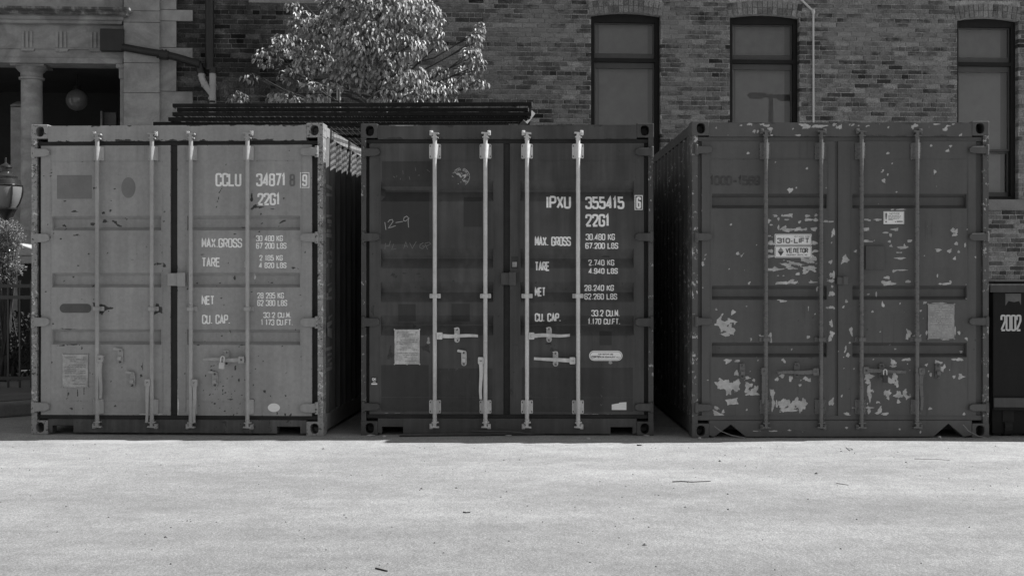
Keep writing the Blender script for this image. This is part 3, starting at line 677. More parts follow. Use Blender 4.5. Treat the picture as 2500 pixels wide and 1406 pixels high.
C2 = container(dict(
    seed=9, cx=1238, w=720, top=302, bot=1063.5, loc=(-0.041, -0.02, 0), rz=rad(-0.8), mat=M_c2, rodmat=M_c2rod, brmat=M_c2rod, boltmat=M_bolt, sidemat=M_c2side,
    label="dark container with bright pale lock rods and chalk scrawls, middle of three",
    post=.045, sill_y=1022, head_y=340, dtop=350, dbot=1012, dl=(899, 1229), dr=(1245, 1574), seal=(1224, 1250),
    notch=[(930, 1060), (930, 1043), (982, 1043), (982, 1060), (1492, 1060), (1492, 1043), (1546, 1043), (1546, 1060)],
    chans=[(440, 492), (605, 655), (688, 738), (770, 820)], spans=[(927, 1204), (1271, 1549)], cdepth=.052, cslope=.082, seams=(393, 971),
    edge_chip=.10, edge_rust=.25, cast_rust=.25, post_chip=.30, post_rust=.32, head_rust=.08, sill_rust=.3, side_chip=.05, side_rust=.1,
    chips=c2c, rusts=c2r, nrand=22, door_edge=.42, hinge_chip=.02, hinge_rust=.15,
    hx=[(880, 925), (1552, 1597)], hy=[(362, 382), (569, 590), (776, 798), (984, 1004)],
    rods=[1061, 1185, 1287, 1412], rod_top=326, rod_bot=1041, rod_chip=.08, rod_rust=.06, br_top=(352, 388), br_bot=(977, 1010), br_w=29, br_rust=.08, clamp_y=723, handle_rust=.22,
    handles=[(1073, 820, 1167, 820), (1174, 880, 1174, 974), (1298, 820, 1392, 818), (1398, 880, 1304, 875)],
    catches=[(1115, 818, 0), (1132, 875, 1), (1341, 817, 0), (1357, 876, 0)], lockbox=(1223, 1258, 666, 696), plate=(961, 1023, 805, 890), platemat=M_c2plate, engrave=M_c2eng,
    head_chips=[(985, 305, 30, 3), (905, 305, 20, 2)],
    text=[("IPXU", 1333, 1395, 478, 510, 5.2, M_white), ("355415", 1430, 1526, 480, 511, 5.2, M_white), ("6", 1555, 1567, 481, 510, 4.8, M_white), ("22G1", 1430, 1491, 523, 554, 5.2, M_white),
          ("MAX. GROSS", 1306, 1395, 578, 601, 3.5, M_white), ("30.480 KG", 1431, 1503, 571, 587, 2.6, M_white), ("67.200 LBS", 1430, 1511, 593, 608, 2.6, M_white),
          ("TARE", 1306, 1343, 639, 662, 3.5, M_white), ("2.740 KG", 1438, 1502, 634, 649, 2.6, M_white), ("4.940 LBS", 1438, 1510, 655, 669, 2.6, M_white),
          ("NET", 1306, 1333, 702, 724, 3.5, M_white), ("28.240 KG", 1428, 1501, 696, 711, 2.6, M_white), ("62.260 LBS", 1428, 1509, 717, 732, 2.6, M_white),
          ("CU. CAP.", 1306, 1371, 765, 786, 3.5, M_white), ("33.2 CU.M.", 1445, 1515, 757, 773, 2.6, M_white), ("1.170 CU.FT.", 1437, 1517, 778, 793, 2.6, M_white)],
    frames=[(1552, 1570, 478, 512, 1.8)],
    patches=[(R4(930, 1052, 394, 455), M_p2a, "worn black overpaint block", "painted_patch"), (R4(927, 1046, 464, 596), M_p2b, "black overpaint block with chalk writing", "painted_patch"),
             (R4(1131, 1176, 481, 554), M_p2b, "dark patch with rounded corners", "painted_patch"), (R4(970, 1013, 743, 785), M_p2b, None, "painted_patch"),
             (R4(1101, 1146, 742, 785), M_p2b, None, "painted_patch"), (R4(1465, 1495, 809, 843), M_black, None, "painted_patch"), (R4(928, 1045, 892, 1005), M_p2b, "dark repair panel", "painted_patch"), (R4(1274, 1547, 898, 1006), M_p2c, "dark oily lower repaint", "painted_patch"), (R4(1053, 1202, 900, 1006), M_p2c, "dark oily lower repaint", "painted_patch"), (R4(1274, 1547, 380, 440), M_p2d, "slightly darker strip of repaint", "painted_patch"),
             ([(1495, 988), (1505, 986), (1512, 985), (1514, 983), (1531, 982), (1531, 1001), (1495, 1001)], M_sticker, "torn blank white sticker", "sticker")]))
def marks(c, name, par, mat, strokes, t, off=.0032, lb=None):
    mb = MB(); X, Z = c['X'], c['Z']
    for st in strokes: mb.ribbon([(X(a), Z(b)) for a, b in st], t / c['s'], c['dec'](off))
    o = mb.build(name, mat, par)
    if lb: lab(o, lb)
    return o
def poly_on(c, name, par, mat, poly, off=.002, lb=None):
    X, Z = c['X'], c['Z']; mb = MB()
    polys = poly if isinstance(poly[0], list) else [poly]
    for pl in polys: mb._add([(X(a), c['dec'](off)(X(a), Z(b)), Z(b)) for a, b in pl], [tuple(range(len(pl)))])
    o = mb.build(name, mat, par)
    if lb: lab(o, lb)
    return o
zz = lambda pts: [(900 + a * .1849, 380 + b * .1849) for a, b in pts]
marks(C2, "chalk_writing", C2['doors'][0], M_chalk, [zz(s) for s in [[(200,880),(215,980)], [(240,880),(265,850),(300,845),(310,870),(250,955),(290,945),(345,925)], [(345,885),(440,870)],
      [(525,830),(490,800),(455,820),(450,860),(480,865),(520,825),(510,870),(517,950)]]], 1.7, lb="chalk writing 12-9")
marks(C2, "chalk_writing", C2['doors'][0], M_chalkdim, [zz(s) for s in [[(210,1155),(200,1235)], [(275,1125),(255,1205)], [(205,1200),(265,1185)], [(318,1165),(290,1240),(350,1232)],
      [(450,1230),(480,1140),(505,1215)], [(465,1200),(500,1190)], [(530,1150),(565,1225),(620,1135)], [(715,1150),(670,1175),(665,1215),(700,1230),(735,1200),(700,1195)], [(735,1170),(770,1240)], [(730,1160),(790,1145),(815,1165),(745,1200)]]], 1.4, lb="faint chalk letters HL AV GP")
marks(C2, "chalk_writing", C2['doors'][0], M_chalkdim, [zz(s) for s in [[(440,195),(445,245)], [(605,155),(612,200)], [(525,275),(535,320)], [(410,295),(405,320)], [(760,185),(800,215)], [(310,270),(335,290)], [(640,260),(665,258)], [(360,260),(358,285)]]], 1.0, lb="pale scratches on the black block")
# worn round emblem: ring, letters round the rim and a bird with a raised wing
eo = (1080, 390); ez = .0569
def EM(pts): return [(eo[0] + a * ez, eo[1] + b * ez) for a, b in pts]
em = MB(); X2, Z2, d2 = C2['X'], C2['Z'], C2['dec'](.003)
for a0, a1 in ((98, 138), (8, 72), (-62, 5), (150, 158)):
    em.ribbon([(X2(a), Z2(b)) for a, b in arcn(1124.6, 431.5, 21.3, a0, a1)], 1.1 / C2['s'], d2)
def arctext(s, r, a0, a1, h, flip=False):
    for i, ch in enumerate(s):
        if ch == ' ': continue
        a = rad(a0 + (a1 - a0) * (i + .5) / len(s)); wd = abs(rad(a1 - a0)) * r / len(s) * .7
        for pts, mode in GL[ch]:
            P = []
            for x, z in pts:
                u, v = (x - .5) * wd, (z - .5) * h
                rr, tt = (r + v, a - u / r) if not flip else (r - v, a + u / r)
                P.append((X2(1124.6 + rr * math.cos(tt)), Z2(431.5 - rr * math.sin(tt))))
            em.ribbon(P, .75 / C2['s'], d2, closed=(mode == 2))
arctext("RICAN", 17.7, 150, 92, 4.4); arctext("BUREAU", 17.7, 76, 8, 4.2); arctext("NG", 17.7, -55, -32, 4.4, True)
for pl in ([(560,590),(600,570),(700,565),(760,620),(800,700),(835,745),(785,775),(740,740),(690,670),(600,645)], [(745,570),(835,565),(840,640),(820,640),(815,590),(765,590)], [(820,690),(870,650),(990,610),(1030,660),(1000,740),(900,830),(870,830),(930,730),(860,710)], [(820,830),(850,830),(900,890),(950,850),(985,890),(950,940),(880,935)]):
    P = EM(pl); em._add([(X2(a), d2(X2(a), Z2(b)), Z2(b)) for a, b in P], [tuple(range(len(P)))])
for a, b in ((775,960),(660,1030),(405,700),(440,740),(1100,840)):
    P = EM(ellipse(a, b, 22, 14, 8)); em._add([(X2(p), d2(X2(p), Z2(q)), Z2(q)) for p, q in P], [tuple(range(8))])
lab(em.build("emblem", simple("pale_emblem_print", 0.42, .6, .2, 60), C2['doors'][0]), "half worn round emblem with a bird")
# stickers of the middle container
def tiny(c, par, rows, mat, name="lettering", off=.0026):
    mb = MB()
    for s, x0, x1, y0, y1, tk in rows: text(mb, s, c['X'](x0), c['X'](x1), c['Z'](y1), c['Z'](y0), tk / c['s'], c['dec'](off), gap=.35)
    return mb.build(name, mat, par)
ok = poly_on(C2, "sticker", C2['doors'][0], M_black, R4(902.5, 919, 921, 940.5), lb="small black OK sticker")
tiny(C2, ok, [("OK", 905.5, 916, 923.5, 930, 1.5)], M_sticker)
mb = MB(); mb._add([(C2['X'](a), C2['dec'](.003)(0, C2['Z'](b)), C2['Z'](b)) for p in ([rrect(903.5, 918.5, 936.5, 940, 1.2)] + [R4(908, 914, 931.8, 932.6)] + [R4(907, 914.5, 933.6, 934.4)]) for a, b in p], [tuple(range(20)), (20, 21, 22, 23), (24, 25, 26, 27)])
mb.build("print", M_sticker, ok)
co = poly_on(C2, "sticker", C2['doors'][1], M_sticker, rrect(1439.5, 1521.5, 856.5, 881, 12), lb="white lozenge sticker with black rim line")
mb = MB(); mb.ribbon([(C2['X'](a), C2['Z'](b)) for a, b in rrect(1442, 1519, 859, 878.5, 9.5)], .9 / C2['s'], C2['dec'](.0026), True); mb.build("rim_line", M_ink, co)
tiny(C2, co, [("FOR REPAIR USE", 1461.5, 1499, 863.5, 867, .8), ("CORTEN", 1445, 1469.5, 869, 874.2, 1.35), ("OR EQUIVALENT", 1471, 1504.5, 870, 874, .9), ("ONLY", 1506.5, 1515.5, 871.5, 874, .6)], M_ink)
tg = poly_on(C2, "sticker", C2['doors'][1], M_p2a, R4(1248, 1265, 626, 656), lb="small dark tag with pale square")
mb = MB(); mb._add([(C2['X'](a), C2['dec'](.003)(0, 0), C2['Z'](b)) for a, b in R4(1251, 1262, 640, 652)], [(0, 1, 2, 3)]); mb.build("print", M_chalk, tg)
#==C3==
M_c3 = paint("dark_grey_chipped_paint", 0.084, 0.50, 0.045, 0.5, 0.07, 0.10, 0.75)
M_c3rod = paint("dark_grey_rod_paint", 0.12, 0.50, 0.05, 0.27, 0.15, 0.15, 0.70)
M_c3box = paint("lock_box_paint", 0.068, .4, .04, .5, .1, .15, .75)
M_c3plate = simple("dull_plate", 0.30, 0.5, 0.25, 14, bumps=.3)
M_c3eng = simple("pale_engraving", 0.42, 0.6, 0.3, 30)
M_c3sten = simple("shadowy_stencil", 0.055, 0.6, 0.45, 30)
z3c = lambda zx, zy: (1560 + zx * .376, 260 + zy * .376)
ca = [(708,303,8,8),(1092,402,7,7),(982,543,18,16),(1025,528,6,6),(1620,303,7,7),(1593,481,14,12),(1575,400,5,4),(1590,415,8,5),(1580,428,6,5),(1620,440,4,8),(1650,370,3,3),(1902,255,9,8),(2010,287,12,8),(2032,258,7,10),(1928,424,9,14),(1676,555,8,6),
 (2045,805,10,18),(2068,812,9,20),(2055,835,16,7),(2067,890,12,12),(2022,937,16,12),(1950,932,20,11),(2082,942,9,9),(2055,988,9,9),(2198,978,7,7),(2126,900,5,14),(1265,815,14,22),(1245,1010,14,12),(1340,992,22,27),(1410,940,9,10),(1945,1095,4,12),(1858,968,6,4),(598,766,6,6),(430,960,5,8),(410,1020,10,16),(640,955,10,12,.9),(670,965,20,3,.8),(545,455,5,5),(560,465,4,5),(402,575,3,5),(405,675,4,4),(886,360,3,4),(1020,488,4,4),
 (885,710,16,8),(930,706,6,8),(965,708,34,8),(990,706,6,14),(1095,710,18,8),(1150,705,10,9),(905,730,6,12),(960,735,22,4),(1100,735,26,9),(1150,735,12,13,.4),(1045,750,8,8),(842,745,10,14),(860,770,14,5,-.3),(905,785,8,14),(940,788,22,10,.5),(965,800,36,12),(1040,797,30,11),(1080,797,16,8),(1135,795,24,11),(850,842,22,5,-.2),(855,885,24,16),(852,938,22,10),(850,972,30,9),(1140,885,20,14),(1140,940,24,7,.3),(1010,1018,60,8,-.28),(1090,1000,50,12,-.3),(1130,985,24,18),(960,1028,40,12,-.2),(850,1058,30,7),(890,1055,24,12,-.2),(980,1052,70,4),(1110,1050,46,15,-.1),(1080,1072,20,14,-.5),(940,1145,56,9),(985,1135,24,8,.6),(1010,1143,24,8),(1125,1142,24,5),(1120,1138,10,9),(1032,1088,14,8),(900,1100,14,3),(1248,1130,28,8),(1270,1100,10,20),(1240,748,32,3),(1215,743,12,4),(1255,840,4,16,-.3),(1255,880,3,14),(940,1098,5,4),
 (1480,735,22,6),(1500,740,10,5),(1555,735,22,8),(1650,670,14,4),(1705,668,34,4),(1475,797,20,11),(1500,802,6,4),(1615,820,32,5,-.15),(1670,798,22,8),(1640,838,8,8),(1490,873,30,7,-.15),(1535,872,6,4),(1630,875,14,8),(1760,873,18,8),(1700,872,30,2),(1640,905,10,8),(1715,915,46,8),(1730,903,5,16),(1700,950,50,2.5),(1700,985,56,3),(1700,985,26,8),(1660,1068,14,9),(1715,1063,60,2.5),(1612,1110,24,9),(1608,1145,30,14),(1645,1150,30,8),(1750,1137,22,8),(1990,1152,42,6),(2030,1140,8,12),(715,1145,14,5,.8),(760,800,3,3)]
cb = [(520,385,20,26),(545,410,38,34),(600,380,30,10,-.2),(590,440,28,34),(560,468,28,12),(620,390,8,14),(610,325,16,14),(500,305,6,6),(540,338,5,6),(575,640,24,14),(640,640,22,9),(630,720,15,14),(525,800,30,24,-.5),(555,790,34,30),(580,820,18,46),(620,805,30,34),(640,790,14,26),(710,800,26,18),(700,830,14,20),(740,845,36,22,.4),(760,820,14,20),(705,750,16,10),(745,765,10,10),(680,770,5,5),(590,905,28,20),(620,915,24,10),(600,895,44,8),(500,945,20,10,-.5),(510,985,42,13,-.25),(545,970,10,12),(850,488,14,32),(800,478,22,6),(725,500,5,14),(935,632,12,12),(945,645,8,10,.6),(935,252,30,8,-.15),(1000,568,8,6),(895,760,14,10),(930,740,14,14),(985,755,12,16),(1080,752,16,9),(1105,765,14,12),(865,850,16,30),(870,920,10,40),(895,920,5,30),(925,925,18,32),(950,915,26,28),(985,940,22,24),(1020,915,26,26),(1050,930,20,36),(1075,920,14,36),(970,960,60,10),(700,957,5,7),(1045,800,10,10),
 (1255,85,20,12),(1268,70,8,18),(1245,125,20,6),(1257,158,8,10),(1255,205,24,16),(1250,295,30,8),(1250,400,12,20,.3),(1255,465,14,20),(1240,500,14,18),(1350,255,10,10),(1330,290,8,8),(1380,445,9,32,.1),(1372,522,7,9),(1360,600,12,12),(1345,560,4,20),(1340,580,4,8),(1335,690,4,6),(1255,912,14,22),(1240,915,4,18),(1355,985,20,10,-.3),(1320,870,6,8),(1100,485,10,8),(1195,425,5,7),(1100,300,3,16),
 (1680,565,10,6),(1655,650,18,16),(1745,632,34,8),(1655,675,20,6),(1640,770,30,16,-.4),(1665,745,20,24),(1680,790,10,24),(1620,855,18,30),(1600,850,8,14),(1690,860,24,24),(1730,850,14,24),(1750,875,18,10),(1690,905,10,14),(1570,960,14,18),(1600,985,26,9),(1560,975,24,8,.5),(1555,910,14,7),(1870,668,12,8),(1975,690,16,18),(1950,655,26,14),(1990,675,8,12),(1935,680,8,14),(2052,745,10,10),(2097,742,16,18),(2090,632,26,9),(2050,632,18,5),(2112,585,10,9),(1897,950,13,9),(2118,985,8,12),(1900,730,8,14),(1760,460,14,24,.3),(1745,485,8,22),(1800,478,30,6),(1830,490,8,22),(1495,740,28,18),(1490,775,14,20,.2),(1498,840,12,50),(1505,880,6,40),(1497,960,10,26),(1515,835,14,8),(1480,945,60,2),(1700,268,6,6),(1585,275,6,20),(1595,285,4,14),(2085,458,10,10),(1862,262,14,8),(1960,266,60,4),(2050,300,5,24),(1835,315,8,8),(1520,320,7,7),(1505,208,22,2,.2),(1555,205,2,18),(1570,450,6,5),(2000,500,30,3),(2060,440,5,30),(1875,460,5,20),(2130,495,8,14,.9),(1525,632,7,5),(1165,170,6,18)]
c3c = [z3c(a[0], a[1]) + (a[2]*.376*1.0, a[3]*.376*1.0) + tuple([a[4]] if len(a) > 4 else [0.0]) + (1.75,) for a in ca]
c3c += [(1560 + a[0]*.376, 640 + a[1]*.376, a[2]*.376, a[3]*.376) + tuple([a[4]] if len(a) > 4 else [0.0]) + (1.75,) for a in cb]
c3h = [z3c(a, b) + (c*.376, d*.376) for a, b, c, d in [(500,140,10,10),(570,190,12,5),(620,140,6,5),(660,122,25,7),(715,118,25,9),(745,165,10,16),(770,163,12,14),(795,118,20,9),(830,125,20,8),(850,150,18,20),(860,185,12,8),(1000,150,10,8),(1010,140,6,10),(1060,120,34,10),(1090,132,40,16),(1140,130,30,10),(1035,188,30,7),(1180,128,40,13),(1270,120,24,10),(1300,138,24,16),(1370,120,40,7),(1430,122,24,6),(1490,128,18,8),(1560,118,14,5),(1620,135,8,9),(1645,150,5,5),(1800,125,26,12),(1780,140,10,8),(1885,132,8,10),(1930,115,24,5),(1990,150,24,14),(2010,122,34,6),(2050,118,16,5),(2095,190,16,7),(2100,182,6,8),(1540,150,4,4)]]
C3 = container(dict(
    seed=21, cx=2052, w=730, top=296, bot=1068.5, loc=(2.690, -0.19, 0), rz=rad(0.2), mat=M_c3, rodmat=M_c3rod, brmat=M_c3rod, boltmat=M_bolt, sealmat=M_c3,
    label="dark grey container covered in white flaking paint chips, rightmost of three",
    post=.05, sill_y=1026, head_y=334, dtop=345, dbot=1014, dl=(1712, 2039), dr=(2047, 2386), seal=(2034, 2052),
    notch=[(1742, 1066), (1783, 1036), (1820, 1066), (2280, 1066), (2317, 1034), (2355, 1066)],
    chans=[(473, 509), (697, 732), (836, 872)], spans=[(1737, 2019), (2082, 2363)], cdepth=.05, cslope=.028, seams=(389, 388),
    edge_chip=.14, edge_rust=.2, cast_rust=.2, post_chip=.34, post_rust=.2, head_rust=.05, sill_rust=.22, side_chip=.36, side_rust=.1,
    chips=c3c, rusts=[], nrand=16, rchip=26, door_edge=.36, hinge_chip=.08, hinge_rust=.15,
    hx=[(1694, 1736), (2367, 2415)], hy=[(357, 376), (569, 588), (775, 794), (985, 1004)],
    rods=[1867, 2002, 2101, 2237], rod_top=322, rod_bot=1041, rod_chip=.14, rod_rust=.04, br_top=(349, 390), br_bot=(974, 1010), br_w=26, br_rust=.15, clamp_y=828, handle_rust=.2,
    handles=[(1862, 905, 1859, 984), (1988, 906, 1894, 909), (2111, 903, 2208, 907), (2247, 905, 2246, 1000)],
    catches=[(1811, 905, 0), (1945, 903, 0), (2153, 905, 0), (2291, 905, 0)], lockbox=(2042, 2066, 676, 694), plate=(2267, 2332, 742, 827), platemat=M_c3plate, engrave=M_c3eng,
    head_chips=c3h,
    text=[("1000-1569", 1731, 1856, 429, 453, 5.5, M_c3sten)], frames=[]))
X3, Z3 = C3['X'], C3['Z']
def card(c, par, px0, px1, py0, py1, r, lb, off=.003):
    mb = MB(); y = c['prof'].y0; X, Z = c['X'], c['Z']; mb.prism(rrect(X(px0), X(px1), Z(py1), Z(py0), r), y - off, y + .001)
    o = mb.build("sticker", M_sticker, par); lab(o, lb); return o
dl3, dr3 = C3['doors']
def lines(c, par, mat, rings, tk, off):
    mb = MB()
    for r in rings: mb.ribbon([(c['X'](a), c['Z'](b)) for a, b in r], tk / c['s'], c['dec'](off), True)
    mb.build("rim_line", mat, par)
zs3 = lambda a, b: (1880 + a * .1636, 490 + b * .1636)
s1 = card(C3, dl3, 1891, 1982, 571, 599, .008, "white phone number sticker, upper of the pair")
lines(C3, s1, M_ink, [rrect(1892.8, 1980.2, 572.6, 597.6, 3)], .8, .0042)
tiny(C3, s1, [("310", 1897, 1929, 581, 594, 2.7), ("-", 1929.5, 1936, 582, 594, 2.6), ("LIFT", 1938, 1976, 581, 594, 2.7), ("ONTARIO WIDE", 1939, 1977, 576, 579, .55)], M_inkgrey, off=.0044)
s2 = card(C3, dl3, 1891, 1982, 600.5, 629, .008, "white rental company sticker with diamond, lower of the pair")
lines(C3, s2, M_ink, [rrect(1892.8, 1980.2, 602, 627.4, 3)], .8, .0042)
tiny(C3, s2, [("VE", 1917.5, 1935, 605.5, 617.5, 2.2), ("n", 1936.5, 1943, 605.5, 617.5, 2.2), ("ETOR", 1944.5, 1973, 605.5, 617.5, 2.2), ("EQUIPMENT", 1920, 1944, 620.5, 623.8, .6), ("RENTAL INC.", 1947, 1972, 620.5, 623.8, .6)], M_ink, off=.0044)
mb = MB(); yk = C3['prof'].y0 - .0044
for k in range(6):
    a, b = k / 6.0, (k + .62) / 6.0
    for (y0_, y1_, up) in ((603.5, 613.5, True),):
        p = [(1906 - 7.3 * a, y0_ + 10 * a), (1906 + 7.3 * a, y0_ + 10 * a), (1906 + 7.3 * b, y0_ + 10 * b), (1906 - 7.3 * b, y0_ + 10 * b)]
        mb._add([(X3(q), yk, Z3(r_)) for q, r_ in p], [(0, 1, 2, 3)])
mb._add([(X3(q), yk, Z3(r_)) for q, r_ in [(1898.5, 613.8), (1913.5, 613.8), (1906, 625)]], [(0, 1, 2)])
mb.build("diamond_mark", M_ink, s2)
s3 = card(C3, dr3, 2158.5, 2209, 516, 547, .002, "small white notice sticker with exclamation mark")
lines(C3, s3, M_inkgrey, [R4(2160, 2207.6, 517.6, 545.4)], .5, .0042)
zn = lambda a, b: (2140 + a * .04267, 500 + b * .04267)
tiny(C3, s3, [("NOTICE", 2173, 2198, 519.8, 524, .7)], M_inkgrey, off=.0044)
mb = MB()
for pl in ([(530,490),(560,465),(600,465),(635,500),(630,640),(595,850),(555,850),(530,640)], ellipse(572, 970, 42, 55, 12), ellipse(1115, 970, 30, 34, 8), [(1190,925),(1530,925),(1530,985),(1190,990)]):
    P = [zn(a, b) for a, b in pl]; mb._add([(X3(a), yk, Z3(b)) for a, b in P], [tuple(range(len(P)))])
for y, segs in ((640, [(700,860),(910,1020),(1050,1200),(1225,1310),(1360,1420)]), (715, [(700,790),(840,960),(1000,1130),(1160,1400)]), (790, [(710,940),(970,1120),(1150,1200),(1240,1300)]), (857, [(710,975)])):
    for a, b in segs:
        P = [zn(a, y - 14), zn(b, y - 14), zn(b, y + 14), zn(a, y + 14)]; mb._add([(X3(p), yk, Z3(q)) for p, q in P], [(0, 1, 2, 3)])
mb.build("print", M_inkgrey, s3)
mb = MB(); mb.box(X3(2113), X3(2160), C3['prof'].y0 - .02, C3['prof'].y0 + .001, Z3(658), Z3(600)); lab(mb.build("patch_plate", M_c3box, dr3, bevel=.003), "dark welded lock box")
# chips on the sill
mb = MB()
for a, b, c_, d_ in [(1350,1075,16,18),(1695,1085,12,16),(1830,1100,10,16),(760,1095,50,5),(870,1095,60,6),(970,1090,24,8),(1060,1100,30,4),(1430,1060,8,10)]:
    px, py = 1560 + a * .376, 640 + b * .376; rr = random.Random(a)
    P = [(px + c_*.376 * rr.uniform(.5, 1.1) * math.cos(k*.7), py + d_*.376 * rr.uniform(.5, 1.1) * math.sin(k*.7)) for k in range(9)]
    mb._add([(X3(px), -.0022, Z3(py))] + [(X3(p), -.0015, Z3(q)) for p, q in P], [(0, k + 1, (k + 1) % 9 + 1) for k in range(9)], chip=[.75] + [.3] * 9)
mb.build("flaked_paint", M_c3, C3['T'])
#==PADLOCKS==
M_brass = simple("dull_brass_padlock", 0.50, 0.4, 0.12, 20, metal=0.2)
M_steel = simple("bright_shackle_steel", 0.62, 0.3, 0.08, 20, metal=0.3)
M_padblack = simple("black_padlock_body", 0.03, 0.45, 0.2)
def padlock(c, px, py, bw_, bh, sh, tilt, bmat, label):
    p = c['T'].matrix_basis @ Vector((c['X'](px), -.078, c['Z'](py)))
    T = thing("padlock", label, "padlock", p, c['T'].rotation_euler.z, "padlocks on the door handles")
    T.rotation_euler = (0, tilt, c['T'].rotation_euler.z)
    mb = MB(); mb.prism(rrect(-bw_/2, bw_/2, -sh - bh, -sh, .005), -.012, .012); mb.build("body", bmat, T, bevel=.003)
    r = bw_ * .32; pts = [(-r, 0, -sh - .004), (-r, 0, -r)] + [(-r * math.cos(math.pi*k/8), 0, -r + r * math.sin(math.pi*k/8)) for k in range(1, 8)] + [(r, 0, -r), (r, 0, -sh - .004)]
    mb = MB(); mb.tube(pts, .0045, 8); mb.build("shackle", M_steel, T, smooth=True)
bpy.context.view_layer.update()
padlock(C1, 556, 868, .044, .052, .052, rad(6), M_brass, "pale brass padlock on the grey left-hand container")
padlock(C2, 1113, 813, .017, .030, .040, 0, M_brass, "narrow padlock seen edge-on on the dark middle container")
padlock(C3, 2155, 900, .040, .062, .045, 0, M_padblack, "black padlock on the chipped right-hand container")
#==FENCEPANELS==
M_tube = simple("dark_fence_tube", 0.014, 0.6, 0.4, 12, spec=0.15)
M_wire = simple("dark_mesh_wire", 0.05, 0.4, 0.3, 20, metal=0.3)
M_galv = simple("pale_galvanised_tube", 0.40, 0.4, 0.25, 16)
def fence_panel(x0, x1, y0, y1, z, label, wires=True, endmat=None, tilt=0.0):
    T = thing("fence_panel", label, "fence panel", ((x0 + x1) / 2, y0, z), 0, "mesh fence panels stacked on the containers")
    T.rotation_euler = (0, tilt, 0)
    a = (x1 - x0) / 2; d = y1 - y0; r = .0155; mb = MB()
    for y in (0, d): mb.box(-a, a, y - r, y + r, -r, r)
    for y in (d * .5,): mb.box(-a + .02, a - .02, y - .014, y + .014, -.014, .014)
    for x in (-a + r, a - r): mb.box(x - r, x + r, r, d - r, -r * .98, r * .98)
    mb.build("frame", M_tube, T, bevel=.003)
    if wires:
        mb = MB(); n = int((x1 - x0) / .052); rw = .0022
        for k in range(1, n): x = -a + 2 * a * k / n; mb._add([(x - rw, 0, 0), (x + rw, 0, 0), (x, 0, .004), (x - rw, d, 0), (x + rw, d, 0), (x, d, .004)], [(0, 1, 4, 3), (1, 2, 5, 4), (2, 0, 3, 5)])
        m = int(d / .15)
        for k in range(1, m): y = d * k / m; mb._add([(-a, y - rw, .004), (-a, y + rw, .004), (-a, y, .008), (a, y - rw, .004), (a, y + rw, .004), (a, y, .008)], [(0, 1, 4, 3), (1, 2, 5, 4), (2, 0, 3, 5)])
        mb.build("mesh", M_wire, T)
    for x in (-a, a):
        e = MB(); e.box(x - .004, x + .004, -r, r, -r, r); e.build("tube_end", endmat or M_tube, T)
    return T
px2x = lambda px, Y: (px - 1250) * (Y - CAMY) / F
fence_panel(px2x(374, .42), px2x(1243, .42), .42, 2.25, 2.632, "lowest fence panel, its end jutting out at the left", True, M_galv, rad(0.3))
fence_panel(px2x(413, .36), px2x(1285, .36), .36, 2.2, 2.672, "second fence panel from the bottom of the stack", False)
fence_panel(px2x(423, .33), px2x(1296, .33), .33, 2.16, 2.712, "middle fence panel of the stack", True)
fence_panel(px2x(432, .35), px2x(1290, .35), .35, 2.18, 2.752, "second fence panel from the top of the stack", False, M_galv)
fence_panel(px2x(421, .31), px2x(1299, .31), .31, 2.14, 2.790, "topmost fence panel of the stack", True, M_galv, rad(-0.25))
M_timber = simple("weathered_timber", 0.30, 0.85, 0.35, 9, bumps=.3)
for Y, lb in ((1.0, "timber bearer under the front of the fence panels"), (2.0, "timber bearer under the back of the fence panels")):
    for x in (-2.4, -0.6):
        mb = MB(); mb.box(-.35, .35, -.045, .045, 0, .036); o = mb.build("timber_bearer", M_timber, bevel=.004, loc=(x, Y, 2.575)); tag(o, lb + (" on the grey container" if x < -2 else " on the dark container"), "timber", "timbers under the fence panels")
mb = MB(); a, b = at(1278, 303, .3), at(1299, 278, .9); mb.tube([a, b], [.034, .03], 4); tag(mb.build("timber_offcut", simple("grey_board", .10, .9, .3, 9)), "pale board leaning at the right end of the fence stack", "board")
#==TREE==
def leafmat():
    m, t, b = new_mat("broad_tree_leaves", 0.45)
    v = mth(t, 'MULTIPLY', attr(t, 'tone'), 1.0)
    setin(t, b.inputs["Base Color"], v); b.inputs["Specular IOR Level"].default_value = 0.6
    tl = t.nodes.new("ShaderNodeBsdfTranslucent"); setin(t, tl.inputs[0], mth(t, 'MULTIPLY', v, 1.25)); mx = t.nodes.new("ShaderNodeMixShader"); mx.inputs[0].default_value = 0.14
    t.links.new(b.outputs[0], mx.inputs[1]); t.links.new(tl.outputs[0], mx.inputs[2]); t.links.new(mx.outputs[0], t.nodes["Material Output"].inputs[0])
    return m
M_leaf = leafmat(); M_bark = simple("dark_bark", 0.05, 0.9, 0.3, 14, bumps=.5)
def leaf(mb, p, nrm, droop, ln, wd, rr):
    n = nrm.normalized(); d = (droop - n * droop.dot(n))
    d = d.normalized() if d.length > .05 else n.orthogonal().normalized()
    s = n.cross(d); up = n * wd * .28
    P = [p, p + d*ln*.3 + s*wd*.42 + up, p + d*ln*.65 + s*wd*.4 + up*.7 - n*ln*.08, p + d*ln - n*ln*.22, p + d*ln*.65 - s*wd*.4 + up*.7 - n*ln*.08, p + d*ln*.3 - s*wd*.42 + up, p + d*ln*.35, p + d*ln*.68 - n*ln*.07]
    mb.tone = rr.uniform(.07, .46)
    mb._add(P, [(0, 1, 6), (1, 2, 7, 6), (2, 3, 7), (0, 6, 5), (5, 6, 7, 4), (4, 7, 3)])
